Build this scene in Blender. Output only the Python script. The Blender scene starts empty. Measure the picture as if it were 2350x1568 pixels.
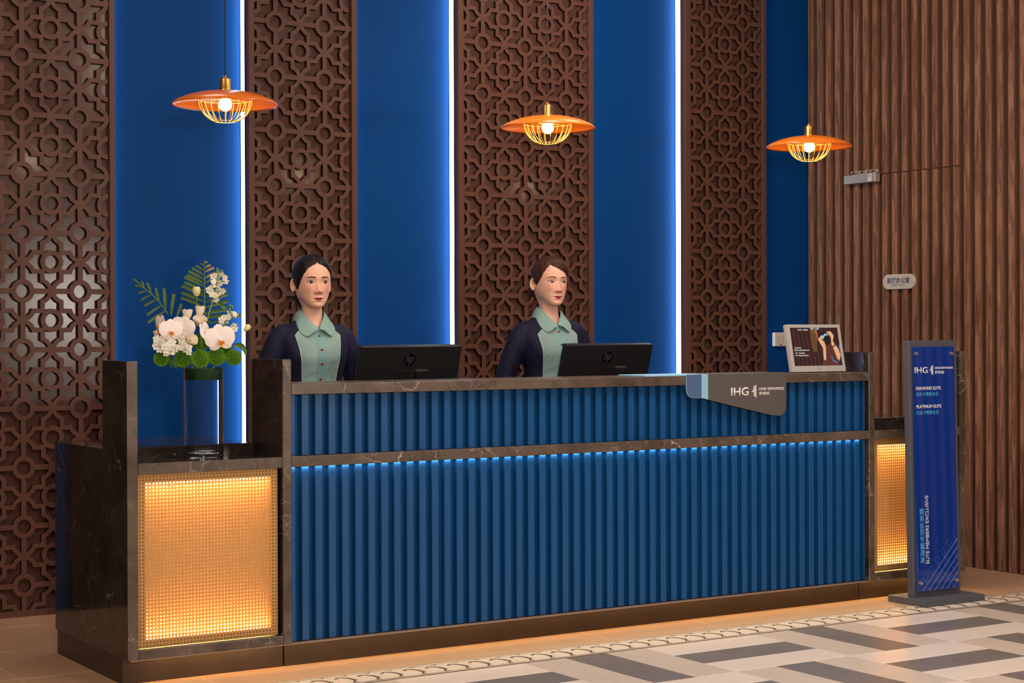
import bpy, bmesh, math, random
import numpy as np
from mathutils import Vector, Matrix, Euler
from mathutils.bvhtree import BVHTree
random.seed(7)
PI = math.pi
S = bpy.context.scene
COL = S.collection

# ------------------------------------------------------------------ camera
cam_d = bpy.data.cameras.new('camera')
cam = bpy.data.objects.new('camera', cam_d)
COL.objects.link(cam)
cam_d.sensor_fit = 'HORIZONTAL'
cam_d.sensor_width = 36.0
cam_d.lens = 36.0 * 3989.3 / 2350.0
_r = Vector((0.8436368, -0.53690525, -0.00311628))
_u = Vector((0.00560216, 0.00299861, 0.99997981))
_f = Vector((0.53688506, 0.84363722, -0.00553756))
_m = Matrix.Identity(4)
for i in range(3):
    _m[i][0] = _r[i]; _m[i][1] = _u[i]; _m[i][2] = -_f[i]
_m[0][3], _m[1][3], _m[2][3] = -2.22, -6.110, 1.30
cam.matrix_world = _m
cam_d.clip_start = 0.05
S.camera = cam

# ------------------------------------------------------------------ world, lights, exposure
S.view_settings.view_transform = 'Standard'
S.view_settings.look = 'None'
S.view_settings.exposure = 0.0
S.view_settings.gamma = 1.0
S.view_settings.use_curve_mapping = False
W = bpy.data.worlds.new('lobby_ambience'); S.world = W
W.use_nodes = True
W.node_tree.nodes['Background'].inputs[0].default_value = (1.0, 0.86, 0.74, 1)
W.node_tree.nodes['Background'].inputs[1].default_value = 0.055

def area(name, loc, aim, size, power, col=(1, 1, 1), sizey=None, spread=None):
    d = bpy.data.lights.new(name, 'AREA')
    d.energy = power; d.color = col; d.size = size
    if sizey:
        d.shape = 'RECTANGLE'; d.size_y = sizey
    if spread: d.spread = spread
    o = bpy.data.objects.new(name, d); COL.objects.link(o)
    o.location = loc
    v = Vector(aim) - Vector(loc)
    o.rotation_euler = v.to_track_quat('-Z', 'Y').to_euler()
    return o
area('softbox_light', (-1.85, -5.95, 1.83), (1.9, 0.8, 1.3), 0.20, 104, (1.0, 0.90, 0.80))
area('softbox_light', (2.7, -5.2, 1.55), (2.0, 0.8, 1.3), 0.25, 36, (1.0, 0.90, 0.80))
area('overhead_fill', (2.6, -2.0, 3.55), (2.6, -2.0, 0), 4.0, 68, (1.0, 0.93, 0.87), 1.4, 2.4)  # large unseen overhead source, added to light the floor
area('overhead_fill', (-1.5, -0.8, 3.55), (-1.5, -0.8, 0), 1.0, 34, (1.0, 0.86, 0.72))  # unseen fill added to brighten the floor left of the desk
area('fill_spot', (1.85, -0.7, 3.5), (1.85, 0.9, 1.35), 0.5, 30, (1.0, 0.84, 0.70), 2.0)  # unseen spot added to brighten the two faces from above
area('fill_spot', (2.3, 0.2, 3.5), (5.0, 0.9, 1.7), 0.5, 52, (1.0, 0.90, 0.80), 1.2)  # unseen spot added to light the fronts of the walnut slats
area('overhead_fill', (0.5, 0.9, 3.55), (0.5, 0.9, 0), 0.5, 6, (1.0, 0.85, 0.68))
area('overhead_fill', (3.2, 0.9, 3.55), (3.2, 0.9, 0), 0.5, 6, (1.0, 0.85, 0.68))

# ------------------------------------------------------------------ helpers
def lin(c):
    c = c / 255.0
    return c / 12.92 if c <= 0.04045 else ((c + 0.055) / 1.055) ** 2.4
def rgb(r, g, b): return (lin(r), lin(g), lin(b), 1.0)

class NT:
    def __init__(s, name):
        s.m = bpy.data.materials.new(name); s.m.use_nodes = True
        s.t = s.m.node_tree; s.b = s.t.nodes['Principled BSDF']
    def n(s, typ, **kw):
        nd = s.t.nodes.new(typ)
        for k, v in kw.items():
            if k.startswith('_'): setattr(nd, k[1:], v)
            else: nd.inputs[k.replace('__', ' ')].default_value = v
        return nd
    def l(s, a, b): s.t.links.new(a, b)
    def val(s, op, a, b=None, clamp=False):
        nd = s.t.nodes.new('ShaderNodeMath'); nd.operation = op; nd.use_clamp = clamp
        for i, x in enumerate((a, b)):
            if x is None: continue
            if isinstance(x, (int, float)): nd.inputs[i].default_value = x
            else: s.l(x, nd.inputs[i])
        return nd.outputs[0]
    def mix(s, fac, a, b, mode='MIX'):
        nd = s.t.nodes.new('ShaderNodeMix'); nd.data_type = 'RGBA'; nd.blend_type = mode
        for i, x in ((0, fac), (6, a), (7, b)):
            if isinstance(x, (int, float, tuple)): nd.inputs[i].default_value = x
            else: s.l(x, nd.inputs[i])
        return nd.outputs[2]
    def ramp(s, fac, pts):
        nd = s.t.nodes.new('ShaderNodeValToRGB'); e = nd.color_ramp.elements
        while len(e) < len(pts): e.new(0.5)
        for i, (p, c) in enumerate(pts):
            e[i].position = p; e[i].color = c
        s.l(fac, nd.inputs[0]); return nd.outputs[0]
    def bump(s, h, strength, dist=0.001):
        nd = s.t.nodes.new('ShaderNodeBump'); nd.inputs['Strength'].default_value = strength
        nd.inputs['Distance'].default_value = dist; s.l(h, nd.inputs['Height'])
        s.l(nd.outputs[0], s.b.inputs['Normal'])
    def co(s, scale=(1, 1, 1), rnd=0.0):
        tc = s.t.nodes.new('ShaderNodeTexCoord'); mp = s.t.nodes.new('ShaderNodeMapping')
        mp.inputs['Scale'].default_value = scale
        if rnd:
            oi = s.t.nodes.new('ShaderNodeObjectInfo')
            cb = s.t.nodes.new('ShaderNodeCombineXYZ')
            for i, k in enumerate((rnd, rnd * 1.7, rnd * 2.3)): s.l(s.val('MULTIPLY', oi.outputs['Random'], k), cb.inputs[i])
            s.l(cb.outputs[0], mp.inputs['Location'])
        s.l(tc.outputs['Object'], mp.inputs['Vector']); return mp.outputs[0]
    def noise(s, vec, scale, detail=3, rough=0.5, dist=0.0):
        nd = s.n('ShaderNodeTexNoise', Scale=scale, Detail=detail, Roughness=rough, Distortion=dist)
        s.l(vec, nd.inputs['Vector']); return nd.outputs[0]

def plain(name, c, rough=0.5, metal=0.0, spec=0.5, coat=0.0, emit=None, estr=0.0, var=0.0, bump=0.0, bscale=200, trans=0.0, ior=1.45):
    k = NT(name); b = k.b
    b.inputs['Base Color'].default_value = c
    b.inputs['Roughness'].default_value = rough; b.inputs['Metallic'].default_value = metal
    b.inputs['Specular IOR Level'].default_value = spec; b.inputs['Coat Weight'].default_value = coat
    b.inputs['Coat Roughness'].default_value = 0.05
    b.inputs['Transmission Weight'].default_value = trans; b.inputs['IOR'].default_value = ior
    if emit:
        b.inputs['Emission Color'].default_value = emit; b.inputs['Emission Strength'].default_value = estr
    if var:
        n = k.noise(k.co(), 6, 4)
        d = tuple(x * (1 - var) for x in c[:3]) + (1,); e = tuple(min(1, x * (1 + var)) for x in c[:3]) + (1,)
        k.l(k.ramp(n, [(0.3, d), (0.7, e)]), b.inputs['Base Color'])
    if bump: k.bump(k.noise(k.co(), bscale, 2), bump)
    return k.m

def stone_mat(name, dark, light, vein, rough=0.10):
    k = NT(name); v = k.co((1, 1, 1), 7.0)
    base = k.ramp(k.noise(v, 5, 6, 0.65, 0.6), [(0.32, dark), (0.72, light)])
    mott = k.noise(v, 30, 4, 0.7)
    base = k.mix(k.val('MULTIPLY', mott, 0.5), base, tuple(x * 0.6 for x in dark[:3]) + (1,))
    wob = k.n('ShaderNodeTexNoise', Scale=4.0, Detail=5.0); k.l(v, wob.inputs['Vector'])
    vv = k.t.nodes.new('ShaderNodeVectorMath'); vv.operation = 'MULTIPLY_ADD'
    vv.inputs[1].default_value = (0.28, 0.28, 0.28); k.l(wob.outputs['Color'], vv.inputs[0]); k.l(v, vv.inputs[2])
    def veins(sc, th, lo, hi):
        vo = k.n('ShaderNodeTexVoronoi', Scale=sc, _feature='DISTANCE_TO_EDGE'); k.l(vv.outputs[0], vo.inputs['Vector'])
        line = k.ramp(vo.outputs['Distance'], [(0.0, (1, 1, 1, 1)), (th, (0, 0, 0, 1))])
        msk = k.ramp(k.noise(v, sc * 0.55, 3), [(lo, (0, 0, 0, 1)), (hi, (1, 1, 1, 1))])
        return k.val('MULTIPLY', line, msk)
    a = veins(5.0, 0.010, 0.5, 0.66); b2 = veins(15, 0.026, 0.50, 0.68)
    fac = k.val('MAXIMUM', a, k.val('MULTIPLY', b2, 0.45))
    k.l(k.mix(fac, base, vein), k.b.inputs['Base Color'])
    k.b.inputs['Roughness'].default_value = rough
    k.b.inputs['Specular IOR Level'].default_value = 0.45
    return k.m

def wood_mat(name, c1, c2, c3):
    k = NT(name)
    v = k.co((9, 9, 0.5), 13.0)
    n1 = k.noise(v, 5.0, 5, 0.6, 1.2)
    v2 = k.co((60, 60, 1.4), 13.0)
    n2 = k.noise(v2, 6.0, 3, 0.6)
    wv = k.n('ShaderNodeTexWave', Scale=2.6, Distortion=9.0, Detail=3.0, _bands_direction='X'); 
    wv.inputs['Detail Scale'].default_value = 1.2
    k.l(k.co((14, 10, 1.3), 13.0), wv.inputs['Vector'])
    f = k.val('ADD', k.val('MULTIPLY', n1, 0.42), k.val('ADD', k.val('MULTIPLY', wv.outputs['Fac'], 0.22), 0.10))
    f = k.val('ADD', f, k.val('MULTIPLY', k.val('SUBTRACT', n2, 0.5), 0.5))
    col = k.ramp(f, [(0.25, c1), (0.48, c2), (0.75, c3)])
    oi = k.t.nodes.new('ShaderNodeObjectInfo')
    col = k.mix(k.val('MULTIPLY', oi.outputs['Random'], 0.28), col, c1)
    k.l(col, k.b.inputs['Base Color']); k.b.inputs['Roughness'].default_value = 0.5
    k.b.inputs['Specular IOR Level'].default_value = 0.35
    k.bump(n2, 0.15)
    return k.m

def tile_mat(name, c, dv, rough, nscale, stretch=(1, 1, 1), spec=0.5):
    k = NT(name)
    v = k.co(stretch, 11.0)
    d = tuple(x * (1 - dv) for x in c[:3]) + (1,); e = tuple(min(1, x * (1 + dv)) for x in c[:3]) + (1,)
    n = k.noise(v, nscale, 6, 0.6, 0.8)
    col = k.ramp(n, [(0.3, d), (0.7, e)])
    oi = k.t.nodes.new('ShaderNodeObjectInfo')
    col = k.mix(k.val('MULTIPLY', oi.outputs['Random'], 0.35), col, d)
    k.l(col, k.b.inputs['Base Color']); k.b.inputs['Roughness'].default_value = rough
    k.b.inputs['Specular IOR Level'].default_value = spec
    k.bump(k.noise(k.co((1, 1, 1), 5), 60, 3), 0.05)
    return k.m

M = {}
M['stone_edge'] = stone_mat('honed_marble_edge', rgb(70, 56, 48), rgb(122, 105, 92), rgb(206, 184, 168), 0.32)
M['stone'] = stone_mat('dark_marble', rgb(40, 32, 28), rgb(70, 58, 50), rgb(150, 132, 118), 0.07)
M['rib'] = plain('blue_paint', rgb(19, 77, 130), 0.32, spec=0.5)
M['ribback'] = plain('blue_paint_shaded', rgb(4, 62, 108), 0.4, spec=0.2)  # darker copy of the rib paint, groove shade put into its colour
M['bluewall'] = plain('cobalt_wall_paint', rgb(4, 65, 130), 0.55, spec=0.12, bump=0.12, bscale=160)
M['brown'] = plain('brown_lacquer', rgb(97, 63, 52), 0.42, spec=0.35)
M['brownback'] = plain('brown_lacquer_board', rgb(82, 54, 45), 0.19, spec=0.5)
M['cutedge'] = plain('brown_cut_edge', rgb(34, 19, 14), 0.7, spec=0.2)
M['wood'] = wood_mat('walnut', rgb(102, 64, 44), rgb(148, 101, 74), rgb(182, 132, 101))
M['woodback'] = plain('walnut_backing', rgb(66, 42, 30), 0.6)
M['beige'] = tile_mat('beige_tile', rgb(194, 153, 120), 0.08, 0.32, 5, (1, 6, 1))
M['white_t'] = tile_mat('pale_marble_tile', rgb(222, 205, 190), 0.05, 0.22, 2.5, (1, 4, 1))
M['grey_t'] = tile_mat('greige_tile', rgb(196, 178, 162), 0.06, 0.3, 9)
M['dark_t'] = tile_mat('charcoal_tile', rgb(112, 103, 98), 0.13, 0.35, 9)
M['grout'] = plain('pale_grout', rgb(206, 176, 146), 0.8)
M['border'] = plain('cream_border_tile', rgb(224, 206, 186), 0.3)
M['motif'] = plain('grey_brown_inlay', rgb(84, 70, 60), 0.35)
M['darkpanel'] = plain('dark_panel', rgb(40, 32, 29), 0.7, spec=0.2)
M['ceil'] = plain('ceiling_paint', rgb(215, 208, 200), 0.8)
M['plinth'] = plain('bronze_plinth', rgb(74, 60, 50), 0.34, metal=0.6, var=0.12)
M['led_w'] = plain('led_white', (1, 1, 1, 1), emit=(0.84, 0.90, 1.0, 1), estr=8.0)
M['led_c'] = plain('led_cool', (1, 1, 1, 1), emit=(1.0, 0.96, 0.92, 1), estr=30.0)
M['led_edge'] = plain('led_edge', (1, 1, 1, 1), emit=(0.45, 0.72, 1.0, 1), estr=12.0)
M['led_y'] = plain('led_warm', (1, 1, 1, 1), emit=(1.0, 0.66, 0.26, 1), estr=11.0)
M['bulb'] = plain('lit_bulb', (1, 1, 1, 1), emit=(1.0, 0.80, 0.52, 1), estr=85.0)
M['orange'] = plain('orange_lacquer', rgb(224, 112, 20), 0.22, coat=0.12, spec=0.5)
M['brass'] = plain('brushed_brass', rgb(214, 164, 84), 0.28, metal=1.0)
M['wire'] = plain('yellow_brass_wire', rgb(250, 200, 90), 0.35, metal=0.3)
M['cable'] = plain('black_cable', rgb(20, 18, 18), 0.5)
M['black'] = plain('black_plastic', rgb(30, 29, 30), 0.38, spec=0.4, bump=0.05, bscale=500)
M['gloss'] = plain('gloss_black', rgb(12, 12, 13), 0.1)
M['logo_grey'] = plain('logo_grey', rgb(92, 92, 94), 0.3, metal=0.4)
M['silver'] = plain('satin_silver', rgb(196, 190, 184), 0.35, metal=0.25)
M['steel'] = plain('brushed_steel', rgb(196, 184, 172), 0.35, metal=0.5)
M['white_p'] = plain('white_plastic', rgb(222, 208, 196), 0.4)
M['navy_p'] = plain('navy_print', rgb(30, 40, 92), 0.5)
M['bluegrey_p'] = plain('blue_grey_print', rgb(96, 128, 156), 0.5)
M['white_ink'] = plain('white_print', rgb(240, 232, 226), 0.45, emit=None)
M['cyan_ink'] = plain('cyan_print', rgb(84, 178, 220), 0.45)
M['bolt'] = plain('standoff_steel', rgb(210, 200, 190), 0.25, metal=0.8)
M['sign_grey'] = plain('charcoal_powder_coat', rgb(84, 84, 90), 0.4, spec=0.4)
M['acrylic'] = plain('cobalt_acrylic', rgb(0, 50, 138), 0.06, coat=0.6, spec=0.5)
M['line_w'] = plain('pale_line_print', rgb(170, 180, 215), 0.3)
M['line_b'] = plain('blue_line_print', rgb(52, 120, 190), 0.3)
M['drape'] = plain('taupe_leatherette', rgb(88, 81, 78), 0.6, bump=0.15, bscale=900)
M['drape_b'] = plain('slate_blue_leatherette', rgb(74, 98, 138), 0.55, bump=0.15, bscale=900)
M['drape_l'] = plain('light_blue_leatherette', rgb(142, 190, 216), 0.5, bump=0.1, bscale=900)
def mesh_mat():
    k = NT('gold_mesh'); k.b.inputs['Base Color'].default_value = rgb(200, 152, 88)
    k.b.inputs['Roughness'].default_value = 0.45; k.b.inputs['Metallic'].default_value = 0.2
    tr = k.n('ShaderNodeBsdfTranslucent', Color=rgb(236, 160, 74)); mx = k.t.nodes.new('ShaderNodeMixShader'); mx.inputs[0].default_value = 0.13
    k.l(k.b.outputs[0], mx.inputs[1]); k.l(tr.outputs[0], mx.inputs[2]); k.l(mx.outputs[0], k.t.nodes['Material Output'].inputs['Surface'])
    return k.m
M['goldmesh'] = mesh_mat()
M['diff'] = plain('diffuser', rgb(246, 232, 208), 0.7)

class MB:
    """collects simple solids and links them as ONE mesh object"""
    def __init__(s): s.v = []; s.f = []; s.mi = []; s.cur = 0; s.smooth = []; s.sm = False
    def add(s, vs, fs):
        o = len(s.v); s.v += [tuple(p) for p in vs]
        for f in fs:
            s.f.append(tuple(i + o for i in f)); s.mi.append(s.cur); s.smooth.append(s.sm)
    def box(s, x0, y0, z0, x1, y1, z1, c=0.0):
        if c <= 0:
            vs = [(x, y, z) for z in (z0, z1) for y in (y0, y1) for x in (x0, x1)]
            s.add(vs, [(0, 2, 3, 1), (4, 5, 7, 6), (0, 1, 5, 4), (2, 6, 7, 3), (0, 4, 6, 2), (1, 3, 7, 5)]); return
        bm = bmesh.new(); bmesh.ops.create_cube(bm, size=1.0)
        for v in bm.verts: v.co = Vector(((x0 + x1) / 2 + v.co.x * (x1 - x0), (y0 + y1) / 2 + v.co.y * (y1 - y0), (z0 + z1) / 2 + v.co.z * (z1 - z0)))
        bmesh.ops.bevel(bm, geom=bm.edges[:], offset=c, segments=1, affect='EDGES')
        bm.verts.index_update()
        s.add([v.co for v in bm.verts], [[v.index for v in f.verts] for f in bm.faces]); bm.free()
    def prism(s, poly, axis, a, b):
        """poly in the two other axes; extruded along axis from a to b"""
        n = len(poly)
        def P(p, t):
            return {'x': (t, p[0], p[1]), 'y': (p[0], t, p[1]), 'z': (p[0], p[1], t)}[axis]
        vs = [P(p, a) for p in poly] + [P(p, b) for p in poly]
        fs = [tuple(range(n)), tuple(range(2 * n - 1, n - 1, -1))] + [(i, i + n, (i + 1) % n + n, (i + 1) % n) for i in range(n)]
        s.add(vs, fs)
    def band(s, outer, inner, yf, yb, closed=False):
        """flat strip between two polylines (x,z), front at yf, open back at yb"""
        n = len(outer); vs = []
        for y in (yf, yb):
            vs += [(p[0], y, p[1]) for p in outer] + [(p[0], y, p[1]) for p in inner]
        O, I, OB, IB = 0, n, 2 * n, 3 * n; fs = []; fe = []
        rng = range(n) if closed else range(n - 1)
        for i in rng:
            j = (i + 1) % n
            fs += [(O + i, O + j, I + j, I + i)]
            fe += [(O + j, O + i, OB + i, OB + j), (I + i, I + j, IB + j, IB + i)]
        if not closed:
            fe += [(O, I, IB, OB), (I + n - 1, O + n - 1, OB + n - 1, IB + n - 1)]
        s.add(vs, fs + fe)
        for q in range(len(fe)): s.mi[-1 - q] = 1
    def tube(s, pts, r, seg=8, caps=True):
        pts = [Vector(p) for p in pts]; n = len(pts)
        rs = r if isinstance(r, (list, tuple)) else [r] * n
        vs = []; ref = None
        for i in range(n):
            t = (pts[min(i + 1, n - 1)] - pts[max(i - 1, 0)])
            t = t.normalized() if t.length > 1e-9 else Vector((0, 0, 1))
            if ref is None:
                ref = Vector((0, 0, 1)) if abs(t.z) < 0.9 else Vector((1, 0, 0))
            u = t.cross(ref); 
            if u.length < 1e-6: u = t.orthogonal()
            u.normalize(); w = u.cross(t).normalized(); ref = w
            for k in range(seg):
                a = 2 * PI * k / seg
                vs.append(pts[i] + (u * math.cos(a) + w * math.sin(a)) * rs[i])
        fs = [(i * seg + k, i * seg + (k + 1) % seg, (i + 1) * seg + (k + 1) % seg, (i + 1) * seg + k) for i in range(n - 1) for k in range(seg)]
        if caps: fs += [tuple(range(seg - 1, -1, -1)), tuple((n - 1) * seg + k for k in range(seg))]
        s.add(vs, fs)
    def lathe(s, prof, cx=0, cy=0, seg=32, closed=False):
        vs = []; n = len(prof)
        for (r, z) in prof:
            for k in range(seg):
                a = 2 * PI * k / seg; vs.append((cx + r * math.cos(a), cy + r * math.sin(a), z))
        fs = [(i * seg + k, i * seg + (k + 1) % seg, (i + 1) * seg + (k + 1) % seg, (i + 1) * seg + k) for i in range(n - 1) for k in range(seg)]
        if closed: fs += [((n - 1) * seg + k, (n - 1) * seg + (k + 1) % seg, (k + 1) % seg, k) for k in range(seg)]
        s.add(vs, fs)
    def ball(s, c, r, su=16, sv=10, sc=(1, 1, 1)):
        vs = []; 
        for j in range(sv + 1):
            p = PI * j / sv
            for i in range(su):
                a = 2 * PI * i / su
                vs.append((c[0] + r * sc[0] * math.sin(p) * math.cos(a), c[1] + r * sc[1] * math.sin(p) * math.sin(a), c[2] + r * sc[2] * math.cos(p)))
        fs = [(j * su + i, (j + 1) * su + i, (j + 1) * su + (i + 1) % su, j * su + (i + 1) % su) for j in range(sv) for i in range(su)]
        s.add(vs, fs)
    def grid(s, fn, nu, nv, closed_u=False):
        vs = [fn(i / (nu if closed_u else nu - 1), j / (nv - 1)) for j in range(nv) for i in range(nu)]
        fs = []
        for j in range(nv - 1):
            for i in range(nu if closed_u else nu - 1):
                fs.append((j * nu + i, j * nu + (i + 1) % nu, (j + 1) * nu + (i + 1) % nu, (j + 1) * nu + i))
        s.add(vs, fs)
    def disc(s, c, r, axis='y', seg=20, h=0.002):
        poly = [(c[{'x': 1, 'y': 0, 'z': 0}[axis]] + r * math.cos(2 * PI * k / seg), c[{'x': 2, 'y': 2, 'z': 1}[axis]] + r * math.sin(2 * PI * k / seg)) for k in range(seg)]
        a = c[{'x': 0, 'y': 1, 'z': 2}[axis]]
        s.prism(poly, axis, a, a + h)
    def build(s, name, mat, parent=None, fix=True, loc=None, weld=False):
        me = bpy.data.meshes.new(name)
        off = Vector((0, 0, 0))
        if parent is not None: off = wloc(parent)
        elif loc is not None: off = Vector(loc)
        me.from_pydata([tuple(Vector(p) - off) for p in s.v], [], s.f)
        mats = mat if isinstance(mat, (list, tuple)) else [mat]
        for m in mats: me.materials.append(m)
        me.polygons.foreach_set('material_index', s.mi)
        me.polygons.foreach_set('use_smooth', s.smooth)
        if fix or weld:
            bm = bmesh.new(); bm.from_mesh(me)
            if weld: bmesh.ops.remove_doubles(bm, verts=bm.verts, dist=1e-6)
            if fix: bmesh.ops.recalc_face_normals(bm, faces=bm.faces)
            bm.to_mesh(me); bm.free()
        me.update()
        o = bpy.data.objects.new(name, me); COL.objects.link(o)
        if parent is not None: o.parent = parent
        elif loc is not None: o.location = off
        return o
_W = {}
def wloc(o):
    p = Vector((0, 0, 0))
    while o is not None:
        p = p + o.location; o = o.parent
    return p
def tag(o, label=None, cat=None, group=None, kind=None):
    if label: o['label'] = label
    if cat: o['category'] = cat
    if group: o['group'] = group
    if kind: o['kind'] = kind
    return o
def thing(name, label, cat, loc, group=None):
    o = bpy.data.objects.new(name, None); COL.objects.link(o); o.location = loc
    o.empty_display_size = 0.05
    return tag(o, label, cat, group)
def copy_tree(o, loc, label=None):
    r = o.copy(); COL.objects.link(r); r.location = loc
    if label: r['label'] = label
    for ch in list(o.children):
        c = ch.copy(); COL.objects.link(c); c.parent = r
        for g in list(ch.children):
            d = g.copy(); COL.objects.link(d); d.parent = c
    return r
def inst(o, parent, loc):
    """another piece sharing mesh data; loc is local to the parent"""
    c = o.copy(); COL.objects.link(c); c.parent = parent; c.location = loc; return c
def autosmooth(o, ang=40):
    me = o.data
    me.polygons.foreach_set('use_smooth', [True] * len(me.polygons))
    me.set_sharp_from_angle(angle=math.radians(ang)); return o

def text_mesh(body, bold=0.0, shear=0.0, depth=0.0):
    cu = bpy.data.curves.new('lettering', 'FONT'); cu.body = body; cu.offset = bold; cu.shear = shear
    cu.size = 1.0; cu.resolution_u = 3
    o = bpy.data.objects.new('lettering', cu); COL.objects.link(o)
    dg = bpy.context.evaluated_depsgraph_get(); dg.update()
    me = bpy.data.meshes.new_from_object(o.evaluated_get(dg))
    bpy.data.objects.remove(o); bpy.data.curves.remove(cu)
    return me
def lettering(body, rect, plane, mat, parent, bold=0.0, shear=0.0, rot90=False, name='lettering', label=None, h=0.0008):
    """rect = (a0, z0, a1, z1); plane = ('y', Y) faces -Y, ('x', X) faces -X (a runs from far to near)"""
    me = text_mesh(body, bold, shear)
    vs = np.array([v.co[:] for v in me.vertices]); 
    if rot90: vs = np.stack([-vs[:, 1], vs[:, 0], vs[:, 2]], 1)
    lo, hi = vs.min(0), vs.max(0)
    u = (vs[:, 0] - lo[0]) / (hi[0] - lo[0]); w = (vs[:, 1] - lo[1]) / (hi[1] - lo[1])
    a = rect[0] + u * (rect[2] - rect[0]); z = rect[1] + w * (rect[3] - rect[1])
    off = wloc(parent)
    bm = bmesh.new(); bm.from_mesh(me); bm.verts.ensure_lookup_table()
    for i, v in enumerate(bm.verts):
        p = (a[i], plane[1], z[i]) if plane[0] == 'y' else (plane[1], a[i], z[i])
        v.co = Vector(p) - off
    r = bmesh.ops.extrude_face_region(bm, geom=bm.faces[:])
    d = Vector((0, -h, 0)) if plane[0] == 'y' else Vector((-h, 0, 0))
    bmesh.ops.translate(bm, verts=[e for e in r['geom'] if isinstance(e, bmesh.types.BMVert)], vec=d)
    bmesh.ops.recalc_face_normals(bm, faces=bm.faces)
    bm.to_mesh(me); bm.free()
    me.materials.clear(); me.materials.append(mat)
    me.polygons.foreach_set('material_index', [0] * len(me.polygons))
    o = bpy.data.objects.new(name, me); COL.objects.link(o); o.parent = parent
    if label: o['label'] = label
    return o

# ------------------------------------------------------------------ floor
b = MB(); b.box(-4.0, -9.0, -0.08, 5.3, 2.2, -0.0010)
floor = tag(b.build('floor', M['grout']), 'tiled lobby floor with beige tiles and a patterned field', kind='structure')
T = 0.5860
def tile_mesh(w, d, mat, name, gap=0.0022):
    b = MB(); b.box(gap, gap, -0.02, w - gap, d - gap, 0, 0.0012)
    o = b.build(name, mat, loc=(0, 0, 0)); return o
def place(proto, used, parent, loc):
    if not used: proto.parent = parent; proto.location = loc; used.append(1); return proto
    return inst(proto, parent, loc)
bt = tile_mesh(T, T, M['beige'], 'tile'); ub = []
for i in range(-3, 11):
    for j in range(-1, 4):
        x = -0.867 + T * i; y = -0.192 + T * (j + 0)
        if j < 0 or x > 5.2: continue
        if j >= 1 and 0.4 < x < 3.4: continue
        place(bt, ub, floor, (x, y, 0))
hw = tile_mesh(T, T / 3, M['white_t'], 'tile', 0.0012); uw = []
hd = tile_mesh(T, T / 3, M['dark_t'], 'tile', 0.0012); uh = []
vg = tile_mesh(T / 3, T, M['grey_t'], 'tile', 0.0012); uv_ = []
vd = tile_mesh(T / 3, T, M['dark_t'], 'tile', 0.0012); ud = []
for k in range(-4, 6):
    for j in range(0, 4):
        x0 = 2.060 + T * k; y1 = -0.388 - T * j
        if x0 > 5.1: continue
        for q in range(3):
            if (k + j) % 2 == 0:
                yy = y1 - T / 3 * (q + 1)
                place(hd, uh, floor, (x0, yy, 0)) if q == 1 else place(hw, uw, floor, (x0, yy, 0))
            else:
                place(vd, ud, floor, (x0 + T / 3 * q, y1 - T, 0)) if q == 1 else place(vg, uv_, floor, (x0 + T / 3 * q, y1 - T, 0))
# cream border tiles with an inlaid running scroll
bw = T / 3
b = MB(); b.box(0.0012, -0.387, -0.02, bw - 0.0012, -0.1935, 0, 0.001)
b.cur = 1
e = 0.0004
b.box(0.0012, -0.1985, -0.001, bw - 0.0012, -0.1945, e)
b.box(0.0012, -0.2195, -0.001, bw - 0.0012, -0.2155, e)
b.box(0.0012, -0.3640, -0.001, bw - 0.0012, -0.3600, e)
b.box(0.0012, -0.3870, -0.001, bw - 0.0012, -0.3760, e)
for mx in (bw * 0.25, bw * 0.75):
    cx, cy = mx, -0.300
    n = 12; oo = []; ii = []
    for k in range(n + 1):
        a = math.radians(118 - 196 * k / n); th = 0.005 + 0.017 * math.sin(PI * min(1, max(0, (k / n) * 0.9 + 0.05))) ** 1.5
        R0 = 0.056
        oo.append((cx - 0.012 + R0 * 0.72 * math.cos(a), cy + R0 * math.sin(a)))
        ii.append((cx - 0.012 + (R0 - th) * 0.72 * math.cos(a), cy + (R0 - th) * math.sin(a)))
    for k in range(n):
        b.prism([oo[k], oo[k + 1], ii[k + 1], ii[k]], 'z', -0.001, e)
    b.prism([(cx - 0.040, cy + 0.040), (cx - 0.020, cy + 0.052), (cx - 0.018, cy + 0.040), (cx - 0.030, cy + 0.030)], 'z', -0.001, e)
    b.prism([(cx + 0.008, cy + 0.083), (cx + 0.038, cy + 0.083), (cx + 0.030, cy + 0.066)], 'z', -0.001, e)
    b.prism([(cx + 0.020, cy - 0.012), (cx + 0.032, cy - 0.002), (cx + 0.032, cy - 0.022)], 'z', -0.001, e)
    b.prism([(cx - 0.010, cy - 0.062), (cx + 0.016, cy - 0.048), (cx + 0.020, cy - 0.062)], 'z', -0.001, e)
br = b.build('border_tile', [M['border'], M['motif']], loc=(0, 0, 0)); ubr = []
for i in range(-9, 29):
    x = -0.867 + bw * i + bw * 3
    if x < 5.2: place(br, ubr, floor, (x, 0, 0))

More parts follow.
